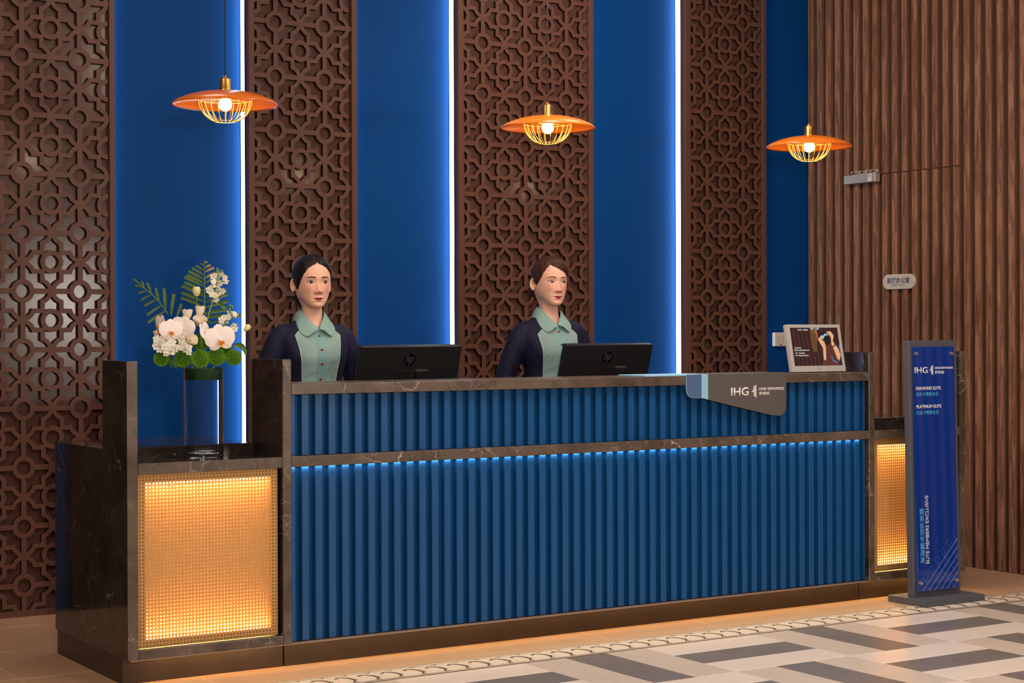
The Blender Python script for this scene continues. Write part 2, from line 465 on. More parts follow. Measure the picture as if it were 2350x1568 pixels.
# ------------------------------------------------------------------ walls, ceiling
b = MB(); b.box(-4.0, 1.90, 0, 5.06, 2.02, 3.6)
tag(b.build('wall_back', M['bluewall']), 'cobalt blue painted wall behind the reception desk', kind='structure')
b = MB(); b.box(-4.0, -9.0, 3.6, 5.3, 2.2, 3.7)
tag(b.build('ceiling', M['ceil']), 'plain pale lobby ceiling', kind='structure')
b = MB(); b.box(5.032, -2.2, 0, 5.14, 1.90, 3.6)
wr = tag(b.build('wall_right', M['woodback']), 'side wall clad in vertical walnut slats', kind='structure')
b = MB(); b.box(-2.6, 1.84, 0, -0.40, 1.8995, 3.6)
tag(b.build('trim_1', M['darkpanel']), 'plain dark panel left of the lattice', kind='structure')
PITCH = 0.0785; DS = 2.210
def slat(z0, z1):
    b = MB(); b.box(5.010, -0.0405, z0, 5.034, 0, z1, 0.0015)
    return b.build('slat', M['wood'], loc=(0, 0, 0))
sf = slat(0.0, 3.6); us = []
su = slat(DS + 0.002, 3.6); uu = []
b = MB(); b.box(5.0322, 0.632, 0.004, 5.040, 1.500, DS - 0.002)
dr = tag(b.build('door_1', M['woodback']), 'concealed office door clad in the same walnut slats', kind='structure')
sd = slat(0.004, DS - 0.002); usd = []
for k in range(0, 50):
    y = 1.877 - PITCH * k
    if y < -2.1: break
    if 5 <= k <= 15:
        place(su, uu, wr, (0, y, 0)); place(sd, usd, dr, (0, y, 0))
    else: place(sf, us, wr, (0, y, 0))

# ------------------------------------------------------------------ lattice panels
A = 0.2705; YF = 1.8200; YB = 1.8385
Z0 = 0.1425; ROWS = 13
def arc(cx, cz, r, a0, a1, n): return [(cx + r * math.cos(math.radians(a0 + (a1 - a0) * i / n)), cz + r * math.sin(math.radians(a0 + (a1 - a0) * i / n))) for i in range(n + 1)]
def rect_band(b, x0, z0, x1, z1, yf):
    b.band([(x0, z1), (x1, z1)], [(x0, z0), (x1, z0)], yf, YB)
def ring_obj(a0, a1):
    b = MB(); n = 28 if a1 - a0 > 200 else 14
    if a1 - a0 > 359:
        b.band(arc(0, 0, 0.2 * A, 0, 360, n)[:-1], arc(0, 0, 0.117 * A, 0, 360, n)[:-1], YF - 0.0012, YB, True)
    else: b.band(arc(0, 0, 0.2 * A, a0, a1, n), arc(0, 0, 0.117 * A, a0, a1, n), YF - 0.0012, YB)
    o = b.build('ring', [M['brown'], M['cutedge']], loc=(0, 0, 0)); autosmooth(o, 50); return o
ring_full = ring_obj(0, 360); ring_l = ring_obj(-90, 90); ring_r = ring_obj(90, 270)
used_r = {id(ring_full): [], id(ring_l): [], id(ring_r): []}
def lattice_panel(x_cols, fl, fr, side, label):
    xl = x_cols[0] - A / 2; xr = x_cols[-1] + A / 2
    t = thing('lattice_panel', label, 'wall panel', ((fl[0] + fr[1]) / 2, 1.86, 0), 'brown lattice panels on the blue wall')
    b = MB(); b.box(fl[1] - 0.004, 1.840, 0.0, fr[0] + 0.004, 1.8985, 3.59); b.build('backing_board', M['brownback'], t)
    b = MB()
    for (x0, x1) in (fl, fr): b.box(x0, 1.812, 0.0, x1, 1.8988, 3.598, 0.0015)
    b.box(fl[1], 1.8125, 0.0, fr[0], 1.8405, 0.028, 0.001); b.box(fl[1], 1.8125, 3.535, fr[0], 1.8405, 3.598)
    b.build('frame', M['brown'], t)
    b = MB()
    for i, cx in enumerate(x_cols):
        for j in range(ROWS):
            cz = Z0 + A * j
            for q in range(4):
                c, s_ = [(1, 0), (0, 1), (-1, 0), (0, -1)][q]
                def R(p): return (cx + A * (p[0] * c - p[1] * s_), cz + A * (p[0] * s_ + p[1] * c))
                # spoke
                b.band([R((0.19, 0.045)), R((0.5, 0.045))], [R((0.19, -0.045)), R((0.5, -0.045))], YF, YB)
                # the two arcs that cross at the star
                b.band([R(p) for p in arc(0.265, -0.03, 0.262, 3, 74, 6)], [R(p) for p in arc(0.265, -0.03, 0.186, 6, 74, 6)], YF - 0.0003, YB)
                b.band([R(p) for p in arc(0.265, 0.03, 0.262, -3, -74, 6)], [R(p) for p in arc(0.265, 0.03, 0.186, -6, -74, 6)], YF - 0.0005, YB)
                if q < 2: b.band([R((0.44, 0.043)), R((0.56, 0.043))], [R((0.44, -0.043)), R((0.56, -0.043))], YF - 0.0010, YB)
                # stepped corner
                b.band([R((0.152, 0.376)), R((0.376, 0.376)), R((0.376, 0.152))], [R((0.152, 0.297)), R((0.297, 0.297)), R((0.297, 0.152))], YF - 0.0008, YB)
    b.build('fretwork', [M['brown'], M['cutedge']], t)
    off = wloc(t)
    for i, cx in enumerate(x_cols):
        for j in range(ROWS):
            place(ring_full, used_r[id(ring_full)], t, (cx - off.x, -off.y, Z0 + A * j))
    for i in range(len(x_cols) + 1):
        cx = xl + A * i
        pr = ring_l if i == 0 else ring_r if i == len(x_cols) else ring_full
        for j in range(1, ROWS):
            place(pr, used_r[id(pr)], t, (cx - off.x, -off.y, Z0 + A * (j - 0.5)))
    for sx in side:
        b = MB()
        if sx < 0: b.box(fl[0] - 0.006, 1.852, 0.02, fl[0] - 0.0003, 1.896, 3.58)
        else: b.box(fr[1] + 0.0003, 1.884, 0.02, fr[1] + 0.006, 1.8985, 3.58)
        ls = tag(b.build('light_strip', [M['cutedge'], M['led_w'] if sx < 0 else M['led_edge']], t), 'glowing strip down the panel edge')
        for p in ls.data.polygons:
            if p.normal.x * sx > 0.9: p.material_index = 1
    return t
lattice_panel([-0.102, 0.1685, 0.439], (-0.275, -0.242), (0.580, 0.607), (1,), 'wide brown lattice panel at the left edge, behind the flower vase')
lattice_panel([1.4385, 1.709], (1.290, 1.320), (1.858, 1.888), (-1, 1), 'narrow brown lattice panel directly behind the dark-haired woman')
lattice_panel([2.648, 2.9185, 3.189], (2.490, 2.524), (3.334, 3.366), (-1, 1), 'wide brown lattice panel behind the brown-haired woman and middle pendant')
lattice_panel([4.177, 4.4475], (4.012, 4.052), (4.592, 4.622), (-1, 1), 'narrow brown lattice panel nearest the walnut slat wall')

# ------------------------------------------------------------------ reception desk
M['trimb'] = plain('pale_bronze', rgb(176, 150, 128), 0.35, metal=0.5)
def down(o):
    for p in o.data.polygons:
        if p.normal.z < -0.9: p.material_index = 1
    return o
def rib_run(parent, z0, z1, x0, x1):
    yb = 0.052
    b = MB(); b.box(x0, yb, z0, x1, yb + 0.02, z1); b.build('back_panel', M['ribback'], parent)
    proto = None; off = wloc(parent); k = -1
    while True:
        xa = 0.717 - 0.0583 + 0.0583 * k; xb = xa + 0.0298; k += 1
        if xa > x1 - 0.004: break
        if xb < x0 + 0.004: continue
        full = xa >= x0 and xb <= x1
        if full and proto is not None:
            inst(proto, parent, (proto.location.x + (xa - proto['x0']), 0, 0)); continue
        b = MB(); b.box(max(xa, x0), 0.030, z0, min(xb, x1), yb + 0.002, z1, 0.0012)
        o = b.build('rib', M['rib'], parent)
        if full: proto = o; proto['x0'] = xa
    if proto is not None: del proto['x0']
    for o in parent.children:
        if 'x0' in o: del o['x0']
desk = thing('reception_desk', 'long reception desk front of vertical blue ribs between dark marble rails', 'reception desk', (2.18, 0.4, 0))
X0, X1 = 0.660, 3.696
rib_run(desk, 0.822, 1.060, X0, X1)
rib_run(desk, 0.101, 0.779, X0, X1)
b = MB(); b.box(X0, 0.0, 0.780, X1, 0.060, 0.821, 0.002); tag(b.build('marble_rail', M['stone_edge'], desk), 'dark veined marble rail')
b = MB(); b.box(X0, 0.073, 0.10, X1, 0.26, 1.059); b.build('carcass', M['woodback'], desk)
b = MB(); b.box(X0, 0.26, 0.72, X1, 0.84, 0.755, 0.003); tag(b.build('work_surface', M['woodback'], desk), 'lower work surface behind the counter')
b = MB(); b.box(X0 + 0.05, 0.80, 0.1, X1 - 0.05, 0.82, 0.72); b.build('modesty_panel', M['woodback'], desk)
for x0, x1 in ((X0, 2.2), (2.2, X1)):
    b = MB(); b.box(x0 + 0.0005, 0.0746, 0.0, x1 - 0.0005, 0.0846, 0.0985, 0.001); tag(b.build('plinth_face', M['plinth'], desk), 'bronze metal kick plate')


b = MB(); b.box(X0 + 0.01, 0.0225, 0.7784, X1 - 0.03, 0.0292, 0.7799); tag(down(b.build('light_strip', [M['cable'], M['led_c']], desk)), 'cool light strip under the rail')
b = MB(); b.box(X0, 0.036, 0.0958, X1, 0.058, 0.0976); tag(down(b.build('floor_light_strip', [M['cable'], M['led_y']], desk)), 'warm light strip under the desk edge')
b = MB(); b.box(X0, 0.002, 0.0950, X1, 0.032, 0.0984); tag(b.build('bottom_trim', M['trimb'], desk), 'pale bronze edge strip')

ct = MB(); ct.box(X0, 0.0, 1.060, X1, 0.300, 1.101, 0.002)
tag(ct.build('countertop', M['stone_edge'], loc=(2.18, 0.15, 1.060)), 'dark veined marble countertop along the top of the blue reception desk', 'countertop')

def mesh_panel(parent, x0, x1, z0, z1, y):
    """perforated sheet with real round holes and a closed border"""
    pit = 0.01330; nx = int((x1 - x0) / pit); nz = int((z1 - z0) / pit)
    px = (x1 - x0) / nx; pz = (z1 - z0) / nz; r = 0.0036
    vs = []; fs = []
    k8 = [(math.cos(PI / 4 * k), math.sin(PI / 4 * k)) for k in range(8)]
    idx = {}
    def corner(i, j):
        if (i, j) not in idx:
            idx[(i, j)] = len(vs); vs.append((x0 + i * px, y, z0 + j * pz))
        return idx[(i, j)]
    for j in range(nz):
        for i in range(nx):
            cx, cz = x0 + (i + 0.5) * px, z0 + (j + 0.5) * pz
            c = [corner(2 * i / 2 + 1, 2 * j / 2 + 1), corner(i, j + 1), corner(i, j), corner(i + 1, j)]
            o = len(vs)
            for (a, s_) in k8: vs.append((cx + r * a, y, cz + r * s_))
            # corners at 45,135,225,315 deg; sides shared without midpoints
            fs += [(o + 1, c[0], o + 0), (o + 0, c[0], c[3], o + 7), (o + 1, o + 2, c[1], c[0]), (o + 2, o + 3, c[1]),
                   (o + 3, o + 4, c[2], c[1]), (o + 4, o + 5, c[2]), (o + 5, o + 6, c[3], c[2]), (o + 6, o + 7, c[3])]
    b = MB(); b.add(vs, fs); return b.build('perforated_panel', M['goldmesh'], parent, fix=True)

def honed(o):
    for p in o.data.polygons:
        if p.normal.y < -0.6: p.material_index = 1
    return o
def side_cabinet(x0, x1, name_label, mirror):
    t = thing('side_cabinet', name_label, 'cabinet', ((x0 + x1) / 2, 0.4, 0))
    ow = 0.042; iw = 0.038
    xo0, xo1 = (x0, x0 + ow) if not mirror else (x1 - ow, x1)          # outer slab
    xi0, xi1 = (x1 - iw, x1) if not mirror else (x0, x0 + iw)          # inner slab
    D = 0.266
    b = MB(); b.prism([(0, 0.0985), (0.8395, 0.0985), (0.8395, 0.863), (D, 0.863), (D, 1.197), (0, 1.197)], 'x', xo0, xo1)
    o = b.build('end_slab', [M['stone'], M['stone_edge']], t); honed(o)
    md = o.modifiers.new('edge', 'BEVEL'); md.width = 0.003; md.segments = 2; md.limit_method = 'ANGLE'
    b = MB(); b.box(xi0, 0.0, 0.0985, xi1, 0.290, 1.197, 0.003); honed(b.build('upright_slab', [M['stone'], M['stone_edge']], t))
    a0, a1 = (xo1, xi0) if not mirror else (xi1, xo0)
    b = MB(); b.box(a0, 0.0, 0.779, a1, 0.270, 0.8205, 0.002); honed(b.build('shelf', [M['stone'], M['stone_edge']], t))
    b = MB(); b.box(a0, 0.0, 0.0985, a1, 0.050, 0.134, 0.002); honed(b.build('bottom_rail', [M['stone'], M['stone_edge']], t))
    b = MB(); b.box(a0, 0.2705, 0.0985, a1, 0.8395, 0.863, 0.002); b.build('rear_counter', M['stone'], t)
    b = MB(); b.box(x0 + 0.006, 0.0746, 0.0, x1 - 0.006, 0.0846, 0.0983, 0.001)
    b.box(x0 + 0.006, 0.0847, 0.0, x0 + 0.016, 0.832, 0.0983); b.box(x1 - 0.016, 0.0847, 0.0, x1 - 0.006, 0.832, 0.0983); b.box(x0 + 0.016, 0.822, 0, x1 - 0.016, 0.832, 0.0983)
    tag(b.build('plinth', M['plinth'], t), 'bronze metal plinth')
    b = MB(); b.box(x0 + (0.12 if not mirror else 0.0), 0.036, 0.0958, x1 - (0 if not mirror else 0.03), 0.058, 0.0976); tag(down(b.build('floor_light_strip', [M['cable'], M['led_y']], t)), 'warm light strip under the cabinet edge')
    b = MB(); b.box(x0 + (0.012 if not mirror else 0), 0.002, 0.0950, x1 - (0 if not mirror else 0.012), 0.032, 0.0983); tag(b.build('bottom_trim', M['trimb'], t), 'pale bronze edge strip')
    # light box behind the mesh
    g0, g1 = a0 + 0.006, a1 - 0.014
    b = MB(); b.box(g0, 0.075, 0.136, g1, 0.085, 0.777); b.build('diffuser', M['diff'], t)
    mesh_panel(t, g0, g1, 0.1365, 0.7765, 0.020)
    b = MB(); f = 0.030
    for (p, q, r_, s_) in ((g0, 0.136, g1, 0.136 + f), (g0, 0.777 - f, g1, 0.777), (g0, 0.136 + f, g0 + f, 0.777 - f), (g1 - f, 0.136 + f, g1, 0.777 - f)):
        b.box(p, 0.0225, q, r_, 0.034, s_)
    b.box(g0, 0.034, 0.136, g0 + 0.004, 0.075, 0.777); b.box(g1 - 0.004, 0.034, 0.136, g1, 0.075, 0.777)
    b.build('inner_frame', M['goldback'], t)
    for z in (0.150, 0.763):
        b = MB(); b.box(g0 + 0.02, 0.045, z - 0.006, g1 - 0.02, 0.055, z + 0.006); tag(b.build('light_strip', M['led_box'], t), 'hidden warm light strip')
    return t
M['goldback'] = plain('gold_frame', rgb(150, 112, 74), 0.5, metal=0.3)
M['led_box'] = plain('led_amber', (1, 1, 1, 1), emit=(1.0, 0.62, 0.20, 1), estr=78.0)
side_cabinet(0.0, 0.660, 'dark marble end cabinet with glowing gold mesh front below the flower vase', False)
side_cabinet(3.696, 4.352, 'dark marble end cabinet with glowing gold mesh partly hidden by the blue sign', True)

# ------------------------------------------------------------------ pendants
def pendant(x, label):
    t = thing('pendant_lamp', label, 'pendant lamp', (x, 0.52, 2.16), 'orange pendant lamps over the desk')
    R = 0.2175
    up = [(0.018, 2.290), (0.05, 2.2885), (0.11, 2.2795), (0.16, 2.2660), (0.195, 2.2510), (0.212, 2.2400), (R, 2.232)]
    dn = [(R - 0.001, 2.2295), (0.209, 2.2370), (0.192, 2.2480), (0.158, 2.2620), (0.11, 2.2750), (0.06, 2.284), (0.018, 2.285)]
    b = MB(); b.sm = True; b.lathe(up + dn, x, 0.52, 64, True); tag(b.build('shade', M['orange'], t), 'glossy orange dish shade')
    b = MB(); b.sm = True
    b.lathe([(0.0, 2.3382), (0.0215, 2.338), (0.0220, 2.337), (0.0220, 2.300), (0.0245, 2.297), (0.0250, 2.290), (0.0, 2.2898)], x, 0.52, 28)
    b.lathe([(0.0, 2.3520), (0.0062, 2.3515), (0.0062, 2.338)], x, 0.52, 14); b.ball((x - 0.008, 0.52, 2.346), 0.0032, 8, 6)
    autosmooth(b.build('lamp_holder', M['brass'], t), 40)
    b = MB(); b.lathe([(0.0, 2.284), (0.016, 2.284), (0.016, 2.258), (0.0, 2.258)], x, 0.52, 20); autosmooth(b.build('socket', M['brass'], t))
    b = MB(); b.tube([(x, 0.52, 2.35), (x, 0.52, 3.6)], 0.0028, 8); b.build('cable', M['cable'], t)
    b = MB(); b.sm = True; b.ball((x, 0.52, 2.233), 0.0265, 20, 14); tag(b.build('bulb', M['bulb'], t), 'glowing round bulb')
    n = 22; rw = 0.0016
    for k in range(n):
        a = 2 * PI * k / n; pts = []
        for q in range(9):
            s_ = q / 8 * PI / 2 * 0.80
            rr = 0.1105 * math.cos(s_) ** 0.8; zz = 2.252 - 0.094 * math.sin(s_) ** 1.15
            pts.append((x + rr * math.cos(a), 0.52 + rr * math.sin(a), zz))
        if k == 0: top_r = 0.1105; bot = (rr, zz)
        b = MB(); b.sm = True; b.tube(pts, rw, 6); b.build('cage_wire', M['wire'], t)
    for (rr, zz) in ((0.1105, 2.2525), bot):
        b = MB(); b.sm = True; m_ = 36
        vs = []
        for i in range(m_):
            a = 2 * PI * i / m_
            for k in range(6):
                c = 2 * PI * k / 6; q = rr + rw * math.cos(c)
                vs.append((x + q * math.cos(a), 0.52 + q * math.sin(a), zz + rw * math.sin(c)))
        b.add(vs, [(i * 6 + k, i * 6 + (k + 1) % 6, ((i + 1) % m_) * 6 + (k + 1) % 6, ((i + 1) % m_) * 6 + k) for i in range(m_) for k in range(6)])
        b.build('cage_ring', M['wire'], t)
    b = MB(); b.tube([(x - 0.11, 0.52, 2.2525), (x + 0.11, 0.52, 2.2525)], rw, 6); b.tube([(x, 0.41, 2.2525), (x, 0.63, 2.2525)], rw, 6)
    b.build('cage_bar', M['wire'], t)
    return t
pendant(0.613, 'orange dish pendant lamp hanging at left, above the flower vase')
pendant(2.197, 'orange dish pendant lamp hanging in the middle, above the brown-haired woman')
pendant(3.789, 'orange dish pendant lamp hanging nearest the walnut slat wall')

# ------------------------------------------------------------------ monitors
def monitor(xc, label):
    t = thing('computer_monitor', label, 'monitor', (xc, 0.56, 0.755))
    w, h = 0.505, 0.315; d = 0.030
    rot = Matrix.Rotation(math.radians(17), 4, 'X')
    piv = Vector((xc, 0.545, 1.238))
    def place_m(o):
        for v in o.data.vertices:
            p = v.co + wloc(o)
            v.co = rot @ (p - piv) + piv - wloc(o)
    y0 = 0.545
    b = MB(); b.box(xc - w / 2, y0, 1.238 - h, xc + w / 2, y0 + d, 1.238, 0.003); o = b.build('housing', M['black'], t); place_m(o)
    b = MB(); b.box(xc - w / 2 + 0.006, y0 + d, 1.238 - h + 0.018, xc + w / 2 - 0.006, y0 + d + 0.0008, 1.238 - 0.006); o = b.build('screen', M['gloss'], t); place_m(o)
    zc = 1.238 - 0.062
    b = MB(); b.disc((xc - 0.006, y0 - 0.0012, zc), 0.0285, 'y', 36, 0.0016); lg = b.build('logo_disc', M['gloss'], t); place_m(lg)
    o = lettering('hp', (xc - 0.026, zc - 0.024, xc + 0.013, zc + 0.026), ('y', y0 - 0.0012), M['logo_grey'], t, 0.0, 0.28, name='logo_letters'); place_m(o)
    b = MB(); b.box(xc - 0.070, y0 - 0.0010, 1.238 - 0.235, xc + 0.055, y0 + 0.001, 1.238 - 0.112, 0.0005); o = b.build('cover_plate', M['black'], t); place_m(o)
    b = MB(); b.prism([(0.455, 1.13), (0.475, 1.14), (0.590, 0.770), (0.565, 0.766)], 'x', xc - 0.03, xc + 0.03)
    b.build('stand_neck', M['black'], t)
    b = MB(); b.box(xc - 0.11, 0.47, 0.7555, xc + 0.11, 0.66, 0.770, 0.003); b.build('stand_base', M['black'], t)
    return t
monitor(1.500, 'black computer monitor seen from behind, beside the dark-haired woman')
monitor(2.565, 'black computer monitor seen from behind, in front of the brown-haired woman')

# ------------------------------------------------------------------ drape sign on the counter
t = thing('counter_sign', 'taupe and blue rewards sign folded over the counter edge', 'sign', (2.87, 0.0, 1.101))
def cut(poly, xa, xb):
    """clip polygon to xa<=x<=xb"""
    def half(P, f):
        out = []
        for i in range(len(P)):
            p, q = P[i], P[(i + 1) % len(P)]; a, c = f(p), f(q)
            if a >= 0: out.append(p)
            if a * c < 0:
                k = a / (a - c); out.append((p[0] + (q[0] - p[0]) * k, p[1] + (q[1] - p[1]) * k))
        return out
    return half(half(poly, lambda p: p[0] - xa), lambda p: xb - p[0])
def rnd(c, r, a0, a1, n=8): return [(c[0] + r * math.cos(math.radians(a0 + (a1 - a0) * i / n)), c[1] + r * math.sin(math.radians(a0 + (a1 - a0) * i / n))) for i in range(n + 1)]
outl = [(2.583, 1.107), (2.583, 1.040)] + rnd((2.618, 1.038), 0.033, 180, 262) + [(2.68, 0.9995), (2.75, 0.983), (2.95, 0.940), (3.080, 0.9125)] + rnd((3.122, 0.952), 0.043, 255, 360) + [(3.167, 1.09)] + rnd((3.152, 1.094), 0.013, 0, 90, 4)
for (xa, xb, m_, nm, lb) in ((2.58, 2.667, 'drape_b', 'blue_section', 'slate blue end'), (2.667, 2.704, 'drape_l', 'stripe', 'light blue stripe'), (2.704, 3.2, 'drape', 'front_flap', None)):
    b = MB(); b.prism(cut(outl, xa, xb), 'y', -0.0085, -0.001); o = b.build(nm, M[m_], t)
    if lb: o['label'] = lb
b = MB(); b.tube([(2.582, -0.006, 1.106), (2.5815, -0.006, 1.040)] + [(p[0] - 0.0015, -0.006, p[1] - 0.001) for p in rnd((2.618, 1.038), 0.033, 180, 262)] + [(2.664, -0.006, 1.001)], 0.0016, 6)
tag(b.build('edge_piping', M['drape_l'], t), 'light blue piping')
b = MB(); b.box(2.360, -0.001, 1.1012, 2.704, 0.20, 1.1075, 0.001); tag(b.build('top_flap_blue', M['drape_l'], t), 'light blue part lying on the counter')
b = MB(); b.box(2.7042, -0.001, 1.1012, 3.166, 0.20, 1.1075, 0.001); b.build('top_flap', M['drape'], t)
Y_ = -0.0085
lettering('IHG', (2.837, 1.0065, 2.940, 1.0445), ('y', Y_), M['white_ink'], t, 0.012)
def one_mark(x0, z0, x1, z1, Y, parent, mat):
    b = MB(); w_, h_ = x1 - x0, z1 - z0
    def q(pts): b.prism([(x0 + p[0] * w_, z0 + p[1] * h_) for p in pts], 'y', Y - 0.0008, Y + 0.0002)
    q([(0.0, 0.42), (0.38, 0.62), (0.52, 0.96), (0.58, 0.96), (0.50, 0.52), (0.40, 0.46)])
    q([(0.46, 0.12), (0.56, 0.12), (0.56, 0.70), (0.46, 0.55)])
    q([(0.62, 0.07), (0.70, 0.07), (0.70, 0.90), (0.62, 0.84)])
    q([(0.78, 0.0), (0.96, 0.0), (0.96, 1.0), (0.78, 0.95)])
    b.build('logo_mark', mat, parent)
one_mark(2.956, 0.997, 2.986, 1.055, Y_, t, M['white_ink'])
lettering('ONE REWARDS', (3.001, 1.0285, 3.152, 1.0415), ('y', Y_), M['white_ink'], t, 0.015)
lettering('优悦会', (3.001, 1.008, 3.066, 1.0225), ('y', Y_), M['white_ink'], t, 0.015)

# ------------------------------------------------------------------ digital photo frame
t = thing('digital_photo_frame', 'silver digital photo frame leaning back on the counter beside the marble upright', 'photo frame', (3.45, 0.12, 1.101))
rot = Matrix.Rotation(math.radians(-11.5), 4, 'X'); piv = Vector((3.45, 0.078, 1.1060))
FX0, FX1, FZ0, FZ1 = 3.282, 3.622, 1.1060, 1.3360; FY = 0.078
def lean(o):
    for v in o.data.vertices:
        p = v.co + wloc(o); v.co = rot @ (p - piv) + piv - wloc(o)
    return o
sx0, sx1, sz0, sz1 = FX0 + 0.020, FX1 - 0.016, FZ0 + 0.029, FZ1 - 0.016
b = MB(); outer = [(FX0 + 0.004, FZ0), (FX1 - 0.004, FZ0), (FX1, FZ0 + 0.004), (FX1, FZ1 - 0.004), (FX1 - 0.004, FZ1), (FX0 + 0.004, FZ1), (FX0, FZ1 - 0.004), (FX0, FZ0 + 0.004)]
b.prism(outer, 'y', FY + 0.004, FY + 0.022)
for (p0, q0, p1, q1) in ((FX0 + 0.001, FZ0 + 0.001, FX1 - 0.001, sz0), (FX0 + 0.001, sz1, FX1 - 0.001, FZ1 - 0.001), (FX0 + 0.001, sz0, sx0, sz1), (sx1, sz0, FX1 - 0.001, sz1)):
    b.box(p0, FY, q0, p1, FY + 0.005, q1)
lean(b.build('bezel', M['silver'], t))
def scr(name, c, k=0.30): return plain(name, rgb(*c), 0.15, emit=rgb(*c), estr=k)
SC = {n: scr('screen_' + n, c) for n, c in dict(dark=(48, 32, 34), strip=(66, 40, 36), navy=(40, 32, 44), gold=(92, 66, 42), skin=(206, 160, 128), skind=(150, 98, 72), sky=(130, 180, 214), cam=(34, 28, 34), dress=(84, 50, 42), blue=(70, 110, 170), white=(214, 222, 228), orange=(190, 96, 40)).items()}
b = MB(); b.box(sx0, FY + 0.0025, sz0, sx1, FY + 0.004, sz1); scn = lean(b.build('screen', SC['dark'], t))
def pic(polys, mat, layer, nm):
    for P in polys:
        b = MB(); b.prism([(sx0 + p[0] * (sx1 - sx0), sz1 - p[1] * (sz1 - sz0)) for p in P], 'y', FY + 0.0025 - 0.0001 * layer, FY + 0.0026)
        o = b.build(nm, mat, scn)
        for v in o.data.vertices:
            p = v.co + wloc(scn); v.co = rot @ (p - piv) + piv - wloc(scn)
def U(pts): return [((x - 330 - 160 * (y - 260) / 1005) / 1232, (y - 260) / 1005) for x, y in pts]
pic([[(0.05 + 0.085 * i, 0), (0.085 + 0.085 * i, 0), (0.13 + 0.085 * i, 1), (0.085 + 0.085 * i, 1)] for i in range(0, 10)], SC['strip'], 1, 'picture_boards')
pic([[(0.09 + 0.085 * i, 0), (0.10 + 0.085 * i, 0), (0.15 + 0.085 * i, 1), (0.135 + 0.085 * i, 1)] for i in range(0, 10)], SC['navy'], 1, 'picture_gaps')
pic([U([(850, 300), (960, 280), (1040, 520), (1060, 900), (960, 900), (890, 640)])], SC['gold'], 2, 'picture_bark')
pic([U([(960, 262), (1010, 262), (1090, 640), (1050, 560)]), U([(860, 300), (880, 290), (980, 380), (960, 390)])], SC['skind'], 3, 'picture_branch')
pic([U([(840, 262), (950, 262), (945, 300), (900, 312)]), U([(1020, 262), (1100, 262), (1050, 320), (1025, 310)])], SC['sky'], 3, 'picture_sky')
pic([U([(1080, 470), (1160, 380), (1300, 370), (1400, 470), (1420, 640), (1330, 720), (1200, 680), (1120, 560)])], SC['cam'], 3, 'picture_hair')
pic([U([(1200, 720), (1400, 640), (1520, 900), (1640, 1100), (1660, 1255), (1180, 1255), (1230, 1120), (1290, 1000)])], SC['dress'], 3, 'picture_dress')
pic([U([(1075, 560), (1150, 460), (1200, 470), (1160, 570), (1240, 640), (1280, 800), (1290, 1120), (1235, 1120), (1205, 800), (1110, 640)]),
     U([(1275, 385), (1320, 355), (1390, 360), (1475, 470), (1455, 610), (1500, 690), (1590, 800), (1670, 980), (1640, 1140), (1580, 1080), (1480, 820), (1420, 700), (1400, 520), (1330, 420)])], SC['skin'], 4, 'picture_arms')
pic([U([(1150, 550), (1230, 420), (1320, 430), (1330, 465), (1250, 470), (1200, 570)]), U([(1235, 1040), (1295, 1040), (1295, 1065), (1235, 1065)])], SC['sky'], 5, 'picture_camera_top')
pic([U([(1230, 480), (1340, 470), (1390, 560), (1360, 630), (1270, 640), (1215, 580)])], SC['cam'], 5, 'picture_camera')
pic([U([(1410, 1010), (1440, 1020), (1480, 1110), (1610, 1190), (1590, 1205), (1480, 1160)]), U([(1605, 710), (1630, 715), (1660, 890), (1645, 885)])], SC['blue'], 5, 'picture_strap')
pic([U([(1450, 760), (1520, 700), (1530, 725), (1460, 790)])], SC['cam'], 5, 'picture_bracelet')
def slet(body, r, bold=0.02):
    rx0, rz1, rx1, rz0 = U([(r[0], r[1])])[0] + U([(r[2], r[3])])[0]
    o = lettering(body, (sx0 + rx0 * (sx1 - sx0), sz1 - rz0 * (sz1 - sz0), sx0 + rx1 * (sx1 - sx0), sz1 - rz1 * (sz1 - sz0)), ('y', FY + 0.0020), SC['white'], scn, bold, name='screen_lettering', h=0.0002)
    for v in o.data.vertices:
        p = v.co + wloc(scn); v.co = rot @ (p - piv) + piv - wloc(scn)
slet('IHG', (545, 295, 640, 335)); slet('1 ONE REWARDS', (660, 300, 800, 335))
slet('The all-new', (470, 770, 645, 808)); slet('IHG One Rewards is here', (470, 830, 850, 868))
slet('NEXT', (490, 910, 556, 940), 0); slet('Tier Benefits', (580, 908, 742, 944))
slet('NEXT', (495, 972, 570, 1002), 0); slet('Milestone Rewards', (585, 970, 836, 1006))
b = MB(); b.disc((3.452, FY - 0.0006, FZ0 + 0.014), 0.0022, 'y', 12, 0.001); lean(b.build('sensor_dot', M['black'], t))
b = MB(); b.prism([(0.098, 1.1022), (0.104, 1.1022), (0.135, 1.25), (0.129, 1.25)], 'x', 3.43, 3.47)
for v in range(len(b.v)): b.v[v] = (b.v[v][0], b.v[v][1] + 0.02 + (1.25 - b.v[v][2]) * 0.25, b.v[v][2])
b.build('kickstand', M['black'], t)

